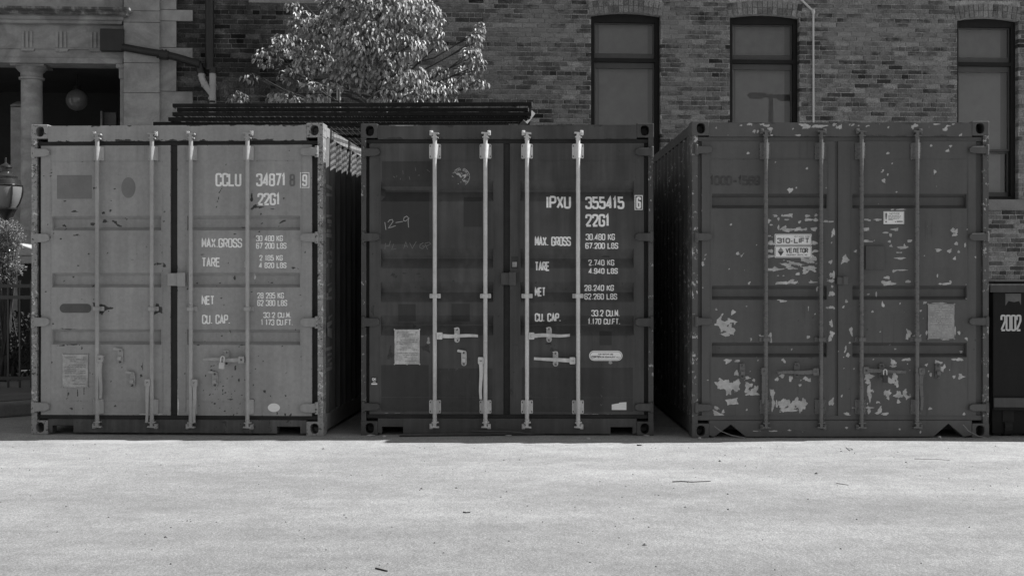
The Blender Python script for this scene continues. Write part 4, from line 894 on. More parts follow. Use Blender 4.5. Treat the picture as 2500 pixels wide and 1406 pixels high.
def crown(mb, clumps, Y, rr, ln, wd, dens, ydepth, out=None):
    cs = []
    for c in clumps:
        px, py, rx, ry = c[:4]; k = c[4] if len(c) > 4 else 1.0; dy = c[5] if len(c) > 5 else 0.0
        d = Y + dy - CAMY; q = at(px, py, Y + dy); a, b = rx * d / F, ry * d / F; e = min(max(a, .12), ydepth)
        cs.append((q, a, b))
        for _ in range(int(dens * k * rx * ry)):
            while True:
                u = Vector((rr.uniform(-1, 1), rr.uniform(-1, 1), rr.uniform(-1, 1)))
                if .12 < u.length < 1: break
            u = u * (u.length ** -.35)
            if u.length > 1.12: u *= 1.05 / u.length
            p = q + Vector((u.x * a, u.y * e, u.z * b))
            nr = Vector((u.x, u.y * .8, u.z * .7 + .55)) + Vector((rr.gauss(.55, .5), rr.gauss(-.4, .5), rr.gauss(.1, .4)))
            leaf(mb, p, nr, Vector((u.x * .6 + rr.gauss(0, .3), u.y * .6 + rr.gauss(0, .3), -1.0)), ln * rr.uniform(.65, 1.2), wd * rr.uniform(.7, 1.15), rr)
    return cs
TY = 6.75
T = thing("broadleaf_tree", "leafy tree in front of the brick wall behind the containers", "tree", (px2x(925, TY), TY, 0))
rr = random.Random(8); mb = MB()
cl = [(930,20,95,60),(850,10,75,55),(1010,35,65,45),(800,65,50,40),(890,100,85,50),(970,120,70,45),(1045,80,36,22),(1060,40,26,20),(1070,110,18,10),(860,165,60,36),(955,180,52,36),(1005,195,48,36),(745,55,40,32,.8),(700,110,40,30,.8),(655,140,36,22,.7),(760,140,50,42,.9),(715,15,24,12,.7),(720,180,44,24,.55),(820,200,36,20,.6),
      (1172,75,14,22,1.1),(1160,105,18,24,1.1),(1150,140,26,26,1.1),(1165,160,22,22),(1135,180,26,20),(1110,205,30,18),(1170,205,22,12),(1075,215,36,18),(1075,175,24,14),(1045,230,44,18),(1000,238,40,14),(1090,240,26,12),
      (760,208,26,10),(582,240,24,18,2.0),(690,238,38,16,1.9),(772,241,26,15,1.9),(725,245,14,8,1.5),(612,188,20,9),(925,240,26,12,1.2),(945,225,20,12),(900,205,30,16,.6),
      (900,-45,110,40,.7),(850,-90,70,30,.6),(940,-100,60,30,.5)]
cl = [tuple(c[:4]) + (c[4] if len(c) > 4 else 1.0, -.85 * max(0.0, 1 - ((c[0] - 890) / 230) ** 2) + rr.uniform(-.18, .18) + (.45 if c[0] < 805 and c[1] < 200 else 0)) for c in cl]   # a rounded crown that bulges towards the yard
cs = crown(mb, cl, TY, rr, .076, .040, .135, .3)
root = T.location.copy(); mb.v = [(x - root.x, y - root.y, z - root.z) for x, y, z in mb.v]
mb.build("crown", M_leaf, T)
bm = MB(); L0 = lambda v: Vector(v) - root
hub = Vector((0, 0, 3.0))
bm.tube([(0, 0, 0), (.02, .0, 1.5), (0, 0, 3.0), (.03, .02, 4.2), (-.02, 0, 5.6), (0, 0, 6.8)], [.11, .095, .08, .055, .035, .015], 10)
for i, (q, a, b) in enumerate(cs):
    e = L0(q); s0 = Vector((0, 0, max(2.0, min(e.z - .25 - .25 * abs(e.x), 6.2)))); mid = s0.lerp(e, .5) + Vector((rr.uniform(-.06, .06), rr.uniform(-.06, .06), rr.uniform(-.1, .05)))
    bm.tube([s0, s0.lerp(mid, .5) + Vector((0, 0, .02)), mid, e], [.026, .02, .015, .006], 6)
    for _ in range(3):
        g_ = e + Vector((rr.uniform(-1, 1) * a, rr.uniform(-.3, .3), rr.uniform(-1, 1) * b)); bm.tube([mid.lerp(e, .5), g_], [.008, .003], 5)
bm.build("trunk", M_bark, T, smooth=True)
M_stake = simple("pale_metal_stake", 0.42, 0.5, 0.2, 12)
for px, tp, lb in ((800, 204, "leftmost pale metal stake below the tree"), (806, 212, "second pale metal stake from the left below the tree"), (824, 210, "third pale metal stake from the left below the tree"), (830, 216, "fourth pale metal stake from the left below the tree"), (944, 205, "thin pale stake right of the tree trunk")):
    q = at(px, tp, 6.5); mb = MB(); mb.tube([(0, 0, 0), (0, 0, q.z)], .0125, 8); tag(mb.build("metal_stake", M_stake, smooth=True, loc=(q.x, 6.5, 0)), lb, "stake", "metal stakes by the tree")
# bushy shrub at the left edge
T = thing("garden_shrub", "pale feathery shrub below the street lamp", "shrub", at(10, 681, 4.0).xy.to_3d()); root = T.location.copy()
mb = MB(); rr = random.Random(5)
scl = [(15,560,34,24),(35,575,22,22),(5,590,30,28),(40,600,14,12),(20,625,24,14),(-10,620,30,30),(10,645,22,12),(40,655,16,16),(15,670,20,12),(0,690,20,14,.5),(30,690,14,10,.4),(-40,580,40,40,.7),(-40,660,40,40,.5)]
def sprig(mb, clumps, Y, rr, ln, dens, ydepth):
    for c in clumps:
        px, py, rx, ry = c[:4]; k = c[4] if len(c) > 4 else 1.0; d = Y - CAMY; q = at(px, py, Y); a, b = rx*d/F, ry*d/F
        for _ in range(int(dens * k * rx * ry)):
            u = Vector((rr.gauss(0, 1), rr.gauss(0, 1), rr.gauss(0, 1))).normalized() * rr.uniform(.45, 1.1)
            p = q + Vector((u.x*a, u.y*min(a, ydepth), u.z*b)); mb.tone = rr.uniform(.12, .32)
            for _j in range(5):
                n = Vector((rr.gauss(0, 1), rr.gauss(0, 1), rr.gauss(.5, 1))).normalized(); t_ = (u + Vector((rr.gauss(0, .7), rr.gauss(0, .7), rr.gauss(.3, .7)))).normalized(); s = n.cross(t_)
                o = p + Vector((rr.gauss(0, .012), rr.gauss(0, .012), rr.gauss(0, .012)))
                mb._add([o, o + t_*ln*.5 + s*ln*.22, o + t_*ln, o + t_*ln*.5 - s*ln*.22], [(0, 1, 2, 3)])
sprig(mb, scl, 4.0, rr, .027, .34, .3)
mb.v = [(x - root.x, y - root.y, z - root.z) for x, y, z in mb.v]; mb.build("foliage", M_leaf, T)
bm = MB()
for c in scl:
    e = at(c[0], c[1], 4.0) - root; bm.tube([(rr.uniform(-.05, .05), rr.uniform(-.05, .05), .137), e * .6 + Vector((0, 0, .1)), e], [.016, .01, .004], 6)
bm.build("stem", M_bark, T, smooth=True)
#==BUILDING==
# ------------------------------------------------------------------ brick building and marble portico
TH = rad(3.8); OB = Vector((0, 7.8, 0)); EX = Vector((math.cos(TH), math.sin(TH), 0)); EY = Vector((-math.sin(TH), math.cos(TH), 0)); CC = Vector((0, CAMY, CAMZ))
def wl(px, py, off=0.0):
    d = Vector(((px - 1250) / F, 1, (HOR - py) / F)); t = (off - (CC - OB).dot(EY)) / d.dot(EY); p = CC + d * t
    return (p - OB).dot(EX), p.z
wx = lambda px, off=0.0: wl(px, HOR, off)[0]
def wz(py, px=1900, off=0.0): return wl(px, py, off)[1]
def brickmat():
    m, t, b = new_mat("old_brick_and_mortar", 0.9)
    vec = coord(t); tone = attr(t, 'tone')
    n1 = noise(t, vec, 0.55, 4, .6); n2 = noise(t, vec, 9, 5, .65); n3 = noise(t, vec, 55, 4, .65)
    vm = coord(t, (1, 1, 1.6))
    base = mth(t, 'MULTIPLY', tone, step(t, n3, .28, .72, .55, 1.45))
    base = mth(t, 'MULTIPLY', base, step(t, n2, .3, .7, .8, 1.2))
    # old lime and repointing smeared over the faces in places
    sm = mth(t, 'ADD', mth(t, 'MULTIPLY', noise(t, vm, 1.1, 3, .5), .9), mth(t, 'MULTIPLY', noise(t, vm, 7.5, 6, .7), .75))
    sx = t.nodes.new("ShaderNodeSeparateXYZ"); t.links.new(vec, sx.inputs[0])
    east = step(t, mth(t, 'ADD', sx.outputs[0], mth(t, 'MULTIPLY', noise(t, vec, 1.2, 4), 1.6)), -3.0, -0.4)
    smk = mth(t, 'MULTIPLY', mth(t, 'MULTIPLY', step(t, sm, .76, .98, 0, .62), east), step(t, sx.outputs[2], 2.1, 2.7, .25, 1.0))
    col = mixf(t, smk, base, mth(t, 'MULTIPLY', step(t, n3, .3, .7, .85, 1.15), .25))
    # soot on the damp corner by the downpipes
    soot = mth(t, 'MULTIPLY', mth(t, 'SUBTRACT', 1.0, east), step(t, noise(t, vec, 1.8, 5, .6), .3, .6, .25, .75))
    col = mth(t, 'MULTIPLY', col, mth(t, 'SUBTRACT', 1.0, soot))
    setin(t, b.inputs["Base Color"], col)
    bump(t, b, mth(t, 'ADD', n3, mth(t, 'MULTIPLY', n2, .5)), .5, .008)
    b.inputs["Specular IOR Level"].default_value = .15
    return m
M_brick = brickmat()
M_sash = simple("dark_painted_sash", 0.06, 0.45, 0.15, 8)
M_frame = simple("near_black_window_frame", 0.016, 0.6, 0.2, 8, spec=0.2)
M_blind = simple("pale_window_blind", 0.38, 0.9, 0.16, .9)
M_lining = simple("grey_window_lining", 0.26, 0.9, 0.06, 2)
M_stone = simple("grey_window_stone", 0.17, 0.85, 0.2, 5, bumps=.3)
def glassmat():
    m = bpy.data.materials.new("window_glass"); m.use_nodes = True; t = m.node_tree; t.nodes.clear()
    o = t.nodes.new("ShaderNodeOutputMaterial"); mx = t.nodes.new("ShaderNodeMixShader"); tr = t.nodes.new("ShaderNodeBsdfTransparent"); gl = t.nodes.new("ShaderNodeBsdfGlossy")
    gl.inputs["Roughness"].default_value = 0.0; tr.inputs[0].default_value = (.85, .85, .85, 1)
    fr = t.nodes.new("ShaderNodeFresnel"); fr.inputs[0].default_value = 1.7
    t.links.new(fr.outputs[0], mx.inputs[0]); t.links.new(tr.outputs[0], mx.inputs[1]); t.links.new(gl.outputs[0], mx.inputs[2]); t.links.new(mx.outputs[0], o.inputs[0]); return m
M_glass = glassmat()
BT = thing("brick_building", "old brick building with tall dark-framed windows behind the containers", "building", OB, TH)
SILL, TOPZ = wz(487, 2412), wz(43, 2412)
wins = [dict(x0=wx(1443), x1=wx(1613)), dict(x0=wx(1782), x1=wx(1952)), dict(x0=wx(2337), x1=wx(2487))]
CO = .0677; RISE = .045
XL, XR, ZT = wx(392), 12.0, 8.4
archs = []
for w_ in wins: w_['z0'] = SILL; w_['z1'] = TOPZ; archs.append((w_['x0'], w_['x1'], TOPZ))
hid = dict(x0=wx(527), x1=wx(716), z1=wz(232, 620)); archs.append((hid['x0'], hid['x1'], hid['z1']))
def arch_z(a, x): x0, x1, z = a; c = (x0 + x1) / 2; return z - RISE * ((x - c) / ((x1 - x0) / 2)) ** 2
mb = MB(); rr = random.Random(77)
lint = (wx(608), wx(795), wz(10, 700))
def spans_at(zc, x0, x1):
    cuts = []
    for w_ in wins:
        if w_['z0'] - .17 < zc < w_['z1'] + .21:
            e = .03 if (zc > w_['z1'] - .05) else 0
            if zc < w_['z0']: e = .08
            cuts.append((w_['x0'] - e, w_['x1'] + e))
    if hid['z1'] - .02 < zc < hid['z1'] + .21: cuts.append((hid['x0'], hid['x1']))
    if lint[2] - .01 < zc < lint[2] + .22: cuts.append(lint[:2])
    sp = [(x0, x1)]
    for a, b in cuts:
        ns = []
        for p, q in sp:
            if b <= p or a >= q: ns.append((p, q)); continue
            if a > p: ns.append((p, a))
            if b < q: ns.append((b, q))
        sp = ns
    return sp
nrow = int(ZT / CO)
for r_ in range(nrow):
    z = r_ * CO; zc = z + CO / 2; hdr = (r_ % 6 == 2)
    if wz(682, 2450) > z + CO > wz(682, 2450) - .14: continue            # stone band course
    bl = .108 if hdr else .213; x = XL - .3 + (0 if r_ % 2 else bl / 2) + rr.uniform(-.012, .012)
    sp = spans_at(zc, XL, XR)
    while x < XR:
        ln = bl * rr.uniform(.955, 1.03); a, b = x + .005, x + ln - .005
        base = min(.30, max(.045, rr.gauss(.165, .06)))
        if hdr: base *= .62
        elif rr.random() < .2: base *= .45
        for p, q in sp:
            aa, bb = max(a, p), min(b, q)
            if bb - aa > .025:
                mb.tone = base; j = rr.uniform(-.003, .004); zz_ = rr.uniform(-.0018, .0018)
                e = .0045
                vs = [(aa, j + e, z + .0062 + zz_), (bb, j + e, z + .0062 + zz_), (bb, j + e, z + CO - .0062 + zz_), (aa, j + e, z + CO - .0062 + zz_)]
                vi = [(aa + e, j, z + .0055 + e + zz_), (bb - e, j, z + .0055 + e + zz_), (bb - e, j, z + CO - .0055 - e + zz_), (aa + e, j, z + CO - .0055 - e + zz_)]
                vb = [(v[0], .11 if (aa == p or bb == q) else .03, v[2]) for v in vs]
                mb._add(vs + vi + vb, [(4, 5, 6, 7)] + [(k, (k + 1) % 4, 4 + (k + 1) % 4, 4 + k) for k in range(4)] + [(8 + k, 8 + (k + 1) % 4, (k + 1) % 4, k) for k in range(4)])
        x += ln
# mortar bed behind the bricks, pierced by the window openings
mb.tone = .34
xs = sorted(set([XL, XR] + [v for w_ in wins for v in (w_['x0'], w_['x1'])])); ym = .0105
for i in range(len(xs) - 1):
    a, b = xs[i], xs[i + 1]; w_ = next((w_ for w_ in wins if abs(w_['x0'] - a) < 1e-6), None)
    bands = [(0, ZT)] if w_ is None else [(0, w_['z0'] - .002), (w_['z1'] + .004, ZT)]
    for z0, z1 in bands: mb._add([(a, ym, z0), (b, ym, z0), (b, ym, z1), (a, ym, z1)], [(0, 1, 2, 3)])
    if w_:
        n = 16; A = (a, b, w_['z1'])
        for k in range(n):
            xa, xb = a + (b - a) * k / n, a + (b - a) * (k + 1) / n
            mb._add([(xa, ym, arch_z(A, xa)), (xb, ym, arch_z(A, xb)), (xb, ym, w_['z1'] + .004), (xa, ym, w_['z1'] + .004)], [(0, 1, 2, 3)])
            mb._add([(xa, ym, arch_z(A, xa)), (xb, ym, arch_z(A, xb)), (xb, .4, arch_z(A, xb)), (xa, .4, arch_z(A, xa))], [(0, 1, 2, 3)])
        for xx in (a - .006, b + .006): mb._add([(xx, ym, w_['z0'] - .002), (xx, .4, w_['z0'] - .002), (xx, .4, w_['z1'] + .004), (xx, ym, w_['z1'] + .004)], [(0, 1, 2, 3)])
mb.tone = .12
mb._add([(XR, ym, 0), (XR, 5, 0), (XR, 5, ZT), (XR, ym, ZT)], [(0, 1, 2, 3)]); mb._add([(XL, 5, 0), (XR, 5, 0), (XR, 5, ZT), (XL, 5, ZT)], [(0, 1, 2, 3)])
mb.build("wall", M_brick, BT)
mb = MB(); mb.box(XL - 5, XR, .02, 5, ZT, ZT + .2); mb.build("roof", M_stone, BT)
# brick arches: two rings of headers on edge
for A in archs:
    x0, x1, zt_ = A; mb = MB(); cxx = (x0 + x1) / 2; hw_ = (x1 - x0) / 2 + .02; Rr = (hw_ ** 2 + RISE ** 2) / (2 * RISE); zc0 = zt_ - Rr
    for ring in range(2):
        r0 = Rr + .002 + ring * .098; r1 = r0 + .092; am = math.asin(hw_ / Rr); n = int(2 * hw_ / .0665)
        for k in range(n):
            a0 = -am + 2 * am * (k + .06) / n; a1 = -am + 2 * am * (k + .94) / n
            q = [(cxx + r * math.sin(a), zc0 + r * math.cos(a)) for r, a in ((r0, a0), (r0, a1), (r1, a1), (r1, a0))]
            mb.tone = min(.28, max(.05, rr.gauss(.18, .05))); y0 = -.004 + rr.uniform(-.002, .002)
            mb._add([(x, y0, z) for x, z in q] + [(x, .1, z) for x, z in q], [(0, 1, 2, 3), (0, 1, 5, 4), (1, 2, 6, 5), (2, 3, 7, 6), (3, 0, 4, 7)])
    mb.build("brick_arch", M_brick, BT)
for w_ in wins:
    a, b, z0, z1 = w_['x0'], w_['x1'], w_['z0'], w_['z1']; A = (a, b, z1); fy = .12; fw = .062; mb = MB()
    mb.box(a + .001, a + fw, fy, fy + .12, z0 + .001, z1 - RISE); mb.box(b - fw, b - .001, fy, fy + .12, z0 + .001, z1 - RISE)
    mb.prism([(a + .001, z1 - RISE + .0005)] + [(a + .001 + (b - a - .002) * k / 12, arch_z(A, a + .001 + (b - a - .002) * k / 12) - .001) for k in range(13)] + [(b - .001, z1 - RISE + .0005)], fy, fy + .12)
    hz = z1 - .122; mb.box(a + fw, b - fw, fy + .002, fy + .118, hz, z1 - RISE); mb.box(a + fw, b - fw, fy + .001, fy + .12, z0 + .002, z0 + .05)
    t1 = z1 - .655; mb.box(a + fw, b - fw, fy + .003, fy + .11, t1 - .035, t1 + .02)
    wn = mb.build("window", M_frame, BT, bevel=.004)
    low = (z0 + z1 - .655) / 2 - .28
    def sash(s0, s1, y, bt, tp):
        m_ = MB(); sw = .045; m_.box(a + fw, a + fw + .022, y, y + .04, s0, s1); m_.box(b - fw - .022, b - fw, y, y + .04, s0, s1)
        m_.box(a + fw + .022, b - fw - .022, y + .001, y + .039, s0, s0 + bt); m_.box(a + fw + .022, b - fw - .022, y + .001, y + .039, s1 - tp, s1); m_.build("sash", M_sash, wn, bevel=.003)
        g_ = MB(); g_._add([(a + fw + .02, y + .02, s0 + bt - .004), (b - fw - .02, y + .02, s0 + bt - .004), (b - fw - .02, y + .02, s1 - tp + .004), (a + fw + .02, y + .02, s1 - tp + .004)], [(0, 1, 2, 3)]); g_.build("pane", M_glass, wn)
    sash(t1 + .02, hz, fy + .05, .075, .02); sash(low, t1 - .035, fy + .05, .03, .085); sash(z0 + .05, low - .004, fy + .085, .07, .03)
    m_ = MB(); m_.box(a + fw + .09, b - fw - .075, fy + .19, fy + .195, z0 + .02, z1 - .02); m_.build("blind", M_blind, wn)
    m_ = MB(); m_.box(a + .02, b - .02, fy + .21, fy + .22, z0 + .02, z1 - .02); m_.build("lining", M_lining, wn)
    m_ = MB(); m_.box(a - .08, b + .08, -.05, fy + .02, z0 - .155, z0 - .001); m_.build("window_sill", M_stone, BT, bevel=.008)
mb = MB(); bz = wz(682, 2450); mb.box(XL, XR, -.02, .02, bz - .10, bz - .004); mb.build("stone_band", M_stone, BT, bevel=.006)
mb = MB(); mb.box(lint[0], lint[1], -.05, .1, lint[2], lint[2] + .2); lab(mb.build("window_sill", simple("pale_sill_stone", .24, .85, .15, 6), BT, bevel=.008), "pale stone sill of the storey above the tree")
# marble portico on the same line of wall
def marblemat():
    m, t, b = new_mat("weathered_grey_marble", 0.75)
    vec = coord(t); n1 = noise(t, coord(t, (1, 1, 1.4)), 1.3, 6, .62, 1.6); n2 = noise(t, vec, 7, 5, .6); n3 = noise(t, vec, 40, 3, .6)
    v = mth(t, 'MULTIPLY', step(t, n1, .32, .66, .205, .33), step(t, n2, .3, .7, .88, 1.1)); v = mth(t, 'MULTIPLY', v, step(t, n3, .3, .7, .95, 1.05))
    dk = mth(t, 'ADD', attr(t, 'rust'), mth(t, 'MULTIPLY', mth(t, 'SUBTRACT', noise(t, coord(t, (1, 1, .6)), 6, 6, .7), .5), 1.2))
    v = mixf(t, step(t, dk, .4, .6, 0, .85), v, .045)
    setin(t, b.inputs["Base Color"], v); bump(t, b, mth(t, 'ADD', n2, n3), .15, .006); return m
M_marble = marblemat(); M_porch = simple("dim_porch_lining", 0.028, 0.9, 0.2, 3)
PT = thing("marble_portico", "weathered marble portico with round column and cornice at upper left", "building", OB, TH)
xl_ = wx(-330)
def pb(name, px0, px1, py0, py1, y0, y1, bev=.006, mat=None, lb=None, off=None, **kw):
    o = y0 if off is None else off
    mb = MB(); mb.box(wx(px0, o), wx(px1, o), y0, y1, wz(py1, 250, o), wz(py0, 250, o), **kw); ob = mb.build(name, mat or M_marble, PT, bevel=bev)
    if lb: lab(ob, lb)
    return ob
gap_ = 1.1
rows = [(-420, -120), (-120, -40), (-40, 26), (26, 54), (54, 153), (153, 226), (226, 400), (400, 640), (640, 905)]
for i, (a, b) in enumerate(rows): pb("wall_block", 301.5, 389.5, a + .5, b - .5, -.10, .35, .004)
qr = [(-400, -110, 1), (-110, -60, 0), (-60, 22, 0), (22, 50, 1), (50, 115, 0), (115, 142, 1), (142, 222, 0), (222, 330, 1), (330, 440, 0), (440, 520, 1), (520, 640, 0), (640, 905, 1)]
for a, b, lg in qr: pb("quoin", 390.5, 470 if lg else 430, a + .5, b - .5, -.045, .05, .004)
pb("frieze", -300, 300, -420, 20, -.02, .4); pb("frieze", -300, 301, 42, 121, .0, .4, .004); pb("architrave", -300, 300, 143, 156, -.005, .45, .004, off=0); pb("architrave", -300, 300.6, 121, 143.3, .012, .45, .004, off=0)
# cornice moulding swept along the front and returned at its end
pz = lambda py: wz(py, 250, -.3); prof_c = [(-.02, 53), (-.10, 52), (-.12, 46), (-.16, 44), (-.17, 37), (-.27, 35), (-.29, 30), (-.35, 25), (-.36, 20), (-.02, 18)]
mb = MB(); xe = wx(300)
vs = []
for x, k in ((xl_ - 2, 0), (xe - .06, 1)):
    for (y, py) in prof_c: vs.append((x if k == 0 else x + (-y) * .62, y, pz(py)))
n = len(prof_c); ru = [.15 if q in (0, 1, 2) else (.55 if 4 < q < 9 else .3) for q in range(n)] * 2
mb._add(vs, [(i, i + 1, n + i + 1, n + i) for i in range(n - 1)] + [tuple(range(n, 2 * n))[::-1]], rust=ru)
vs = [(xe - .06 + (-y) * .62, y, pz(py)) for y, py in prof_c] + [(xe - .06 + (-y) * .62, .02, pz(py)) for y, py in prof_c]
mb._add(vs, [(i, i + 1, n + i + 1, n + i) for i in range(n - 1)], rust=.3)
mb.build("cornice", M_marble, PT)
for a in (45, 133, 212): pb("mutule", a, a + 30, 51, 57, -.06, 0, .004)
for a in (52, 135, 219):
    for k in range(3): pb("triglyph", a + k * 10.3, a + k * 10.3 + 6.5, 79, 118, -.018, 0, .004)
    pb("regula", a - 1, a + 31, 121.5, 125.5, -.02, .012, .003)
    mb = MB()
    for k in range(6): mb.lathe([(.010, wz(129, 250)), (.016, wz(125.8, 250))], wx(a + 2.5 + k * 5.0), -.004, 8)
    mb.build("guttae", M_marble, PT)
pb("taenia", -300, 301, 118.5, 121.5, -.012, 0, .003)
def column(px, rpx, name="column"):
    cx, cz = wx(px, .3), 0; r = rpx / F * 18.6; mb = MB(); zz_ = lambda py: wz(py, 80, .1)
    mb.lathe([(r * 1.25, .0), (r * 1.25, .25), (r * 1.12, .35), (r * 1.12, 1.0), (r * 1.0, 2.0), (r * .93, zz_(192)), (r * 1.12, zz_(190.5)), (r * 1.12, zz_(186)), (r * .97, zz_(184)), (r * .98, zz_(174)), (r * 1.12, zz_(171)), (r * 1.38, zz_(163)), (r * 1.40, zz_(161))], cx, .3, 32)
    mb.box(cx - r * 1.48, cx + r * 1.48, .3 - r * 1.48, .3 + r * 1.48, zz_(161.5), zz_(155.6)); return mb.build(name, M_marble, PT, smooth=True)
column(77.5, 27); column(-215, 27); 
h = pb("half_column", 293, 302, 192, 905, .05, .5, .01); pb("half_column_capital", 283, 302, 156, 166, -.01, .5, .01); pb("half_column_capital", 290, 302, 166, 192, .02, .5, .01)
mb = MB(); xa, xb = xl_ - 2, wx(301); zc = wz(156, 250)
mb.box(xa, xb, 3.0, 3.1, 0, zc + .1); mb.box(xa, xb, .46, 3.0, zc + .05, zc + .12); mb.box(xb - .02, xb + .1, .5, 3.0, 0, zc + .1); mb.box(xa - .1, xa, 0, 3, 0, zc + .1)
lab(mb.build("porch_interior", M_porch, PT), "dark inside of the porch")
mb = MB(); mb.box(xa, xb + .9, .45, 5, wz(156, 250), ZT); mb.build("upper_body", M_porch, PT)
# things in and on the portico
def placed(o): o.parent = None; o.matrix_world = Matrix.Translation(OB) @ Matrix.Rotation(TH, 4, 'Z') @ o.matrix_basis; return o
gx, gz = wl(188, 245, 1.0); gr = 26.3 / F * 19.9
T = thing("globe_lamp", "round glass globe lamp hanging in the dark porch", "lamp", (0, 0, 0)); T.location = OB + EX * gx + EY * 1.0 + Vector((0, 0, gz))
mb = MB(); mb.lathe([(.002, -gr)] + [(gr * math.sin(math.pi * k / 16), -gr * math.cos(math.pi * k / 16)) for k in range(1, 16)] + [(.002, gr)], 0, 0, 32); mb.build("globe", simple("dull_opal_globe", 0.13, 0.12, 0.15, 5), T, smooth=True)
mb = MB(); mb.lathe([(.05, gr * .97), (.06, gr + .03), (.012, gr + .05), (.012, wz(156, 250) + .06 - gz)], 0, 0, 12); mb.lathe([(.02, -gr - .02), (.03, -gr - .005), (.02, -gr + .01)], 0, 0, 10); mb.build("stem", M_frame, T, smooth=True)
mb = MB(); mb.box(wx(247, 1.6), wx(284, 1.6), 1.6, 1.7, 0, wz(274, 250, 1.6)); o = placed(mb.build("porch_cabinet", simple("dull_grey_cabinet", .11, .6, .3, 3), bevel=.01)); tag(o, "dull grey upright cabinet standing in the dark porch", "cabinet")
mb = MB(); mb.box(wx(246, 1.55), wx(251, 1.55), 1.52, 1.58, 0, wz(273, 250, 1.6)); 
o = placed(mb.build("wooden_post", M_timber, bevel=.004)); tag(o, "mottled post beside the grey cabinet in the porch", "post")
mb = MB(); x0 = wx(26, .9); x1 = wx(52, .9); mb.box(x0, x1, .9, 1.3, 0, wz(262, 30, .9)); mb.lathe([(.05, wz(262, 30, .9)), (.13, wz(258, 30, .9)), (.14, wz(254, 30, .9)), (.10, wz(249, 30, .9)), (.05, wz(245, 30, .9))], (x0 + x1) / 2, 1.1, 16)
o = placed(mb.build("stone_pedestal", M_marble)); tag(o, "pale stone pedestal with carved top inside the porch", "pedestal")
M_pipeblack = simple("black_iron_pipe", 0.012, 0.5, 0.3, 10); M_pvc = simple("grey_plastic_pipe", 0.36, 0.4, 0.08, 6)
def wp(px, py, off): x, z = wl(px, py, off); return Vector((x, off, z))
T = thing("wall_box", "black square box with sloping pipe on the portico frieze", "box", OB, TH)
mb = MB(); a, b = wp(243.5, 124, -.16), wp(301.5, 71, -.16); mb.box(a.x, b.x, -.16, -.03, a.z, b.z); mb.build("housing", M_pipeblack, T, bevel=.008)
mb = MB(); mb.tube([wp(299, 116, -.17), wp(360, 127, -.17), wp(400, 133, -.17), wp(440, 143, -.17), wp(487, 158, -.17)], .052, 12); mb.build("sloping_pipe", M_pipeblack, T, smooth=True)
mb = MB(); c = wp(401, 134, -.17)
for dx in (-.1, .1): mb.tube([c + Vector((dx, 0, -.05)), c + Vector((dx * .2, 0, .07))], .014, 6)
mb.tube([c + Vector((-.06, 0, 0)), c + Vector((.06, 0, -.014))], .066, 12); mb.tube([c + Vector((0, .12, .0)), c + Vector((0, -.06, .0))], .02, 8); mb.build("pipe_bracket", M_pipeblack, T)
T = thing("downpipe", "black iron downpipe ending in pale plastic on the brick corner", "pipe", OB, TH)
mb = MB(); mb.tube([wp(511, -400, -.11), wp(512, 172, -.11)], .062, 14); mb.tube([wp(486, 158, -.11), wp(491, 178, -.11)], .055, 12); mb.build("iron_pipe", M_pipeblack, T, smooth=True)
mb = MB(); mb.tube([wp(519, 178, -.11), wp(519, 215, -.11), wp(517, 420, -.11)], .047, 14); mb.tube([wp(519, 206, -.11), wp(519, 209, -.11)], .054, 14); mb.tube([wp(518, 238, -.11), wp(518, 243, -.11)], .054, 14)
mb.tube([wp(492, 179, -.112), wp(493, 192, -.112), wp(499, 206, -.112), wp(512, 222, -.112), wp(518, 231, -.112), wp(518, 240, -.112)], .046, 14); mb.tube([wp(492, 183, -.112), wp(492.4, 187, -.112)], .053, 14); mb.tube([wp(498, 205, -.112), wp(501, 208.5, -.112)], .053, 14)
lab(mb.build("plastic_branch", M_pvc, T, smooth=True), "pale grey plastic elbow and branch pipe")
mb = MB()
for p, q in ((wp(519, 165, -.11), wp(519, 180, -.11)), (wp(517, 247, -.11), wp(517, 252, -.11)), (wp(492, 176, -.112), wp(492, 180, -.112))): mb.tube([p, q], .056, 14)
mb.build("rubber_coupling", M_pipeblack, T, smooth=True)
T = thing("conduit_pipe", "thin white conduit running down the brick wall", "pipe", OB, TH)
mb = MB(); mb.tube([wp(1925, -30, -.03), wp(1984, 27, -.03)], .016, 8); mb.tube([wp(1985.5, 31, -.03), wp(1986, 400, -.03), wp(1986, 660, -.03)], .0155, 8); mb.lathe([(.02, -.03), (.028, -.01), (.028, .02), (.02, .035)], 0, 0, 10)
j = wp(1985.5, 30, -.03); nV = 4 * 10; mb.v[-nV:] = [(x + j.x, y + j.y, z + j.z) for x, y, z in mb.v[-nV:]]
mb.build("conduit", simple("white_conduit_paint", 0.55, 0.5, .08, 6), T, smooth=True)
#==LEFTSIDE==
# ------------------------------------------------------------------ lamp, iron fence, gate pier
M_iron = simple("glossy_black_iron", 0.03, 0.25, 0.2, 8); M_lampglass = simple("frosted_lamp_glass", 0.20, 0.25, 0.06, 4)
LY = 5.4; q = at(14, 460, LY); k = (LY - CAMY) / F; zz_ = lambda py: at(14, py, LY).z
T = thing("street_lamp", "black lantern street lamp with frosted glass at the left edge", "street lamp", (q.x, LY, 0))
mb = MB(); mb.lathe([(.16, .137), (.16, .4), (.10, .55), (.085, .7), (.075, zz_(620)), (.09, zz_(612)), (.06, zz_(600)), (.055, zz_(560))], 0, 0, 20); mb.build("post", M_iron, T, smooth=True)
mb = MB(); mb.lathe([(.06, zz_(560)), (13 * k, zz_(545)), (17 * k, zz_(530)), (24 * k, zz_(514)), (27 * k, zz_(511)), (27 * k, zz_(508)), (22 * k, zz_(507))], 0, 0, 24); mb.build("collar", M_iron, T, smooth=True)
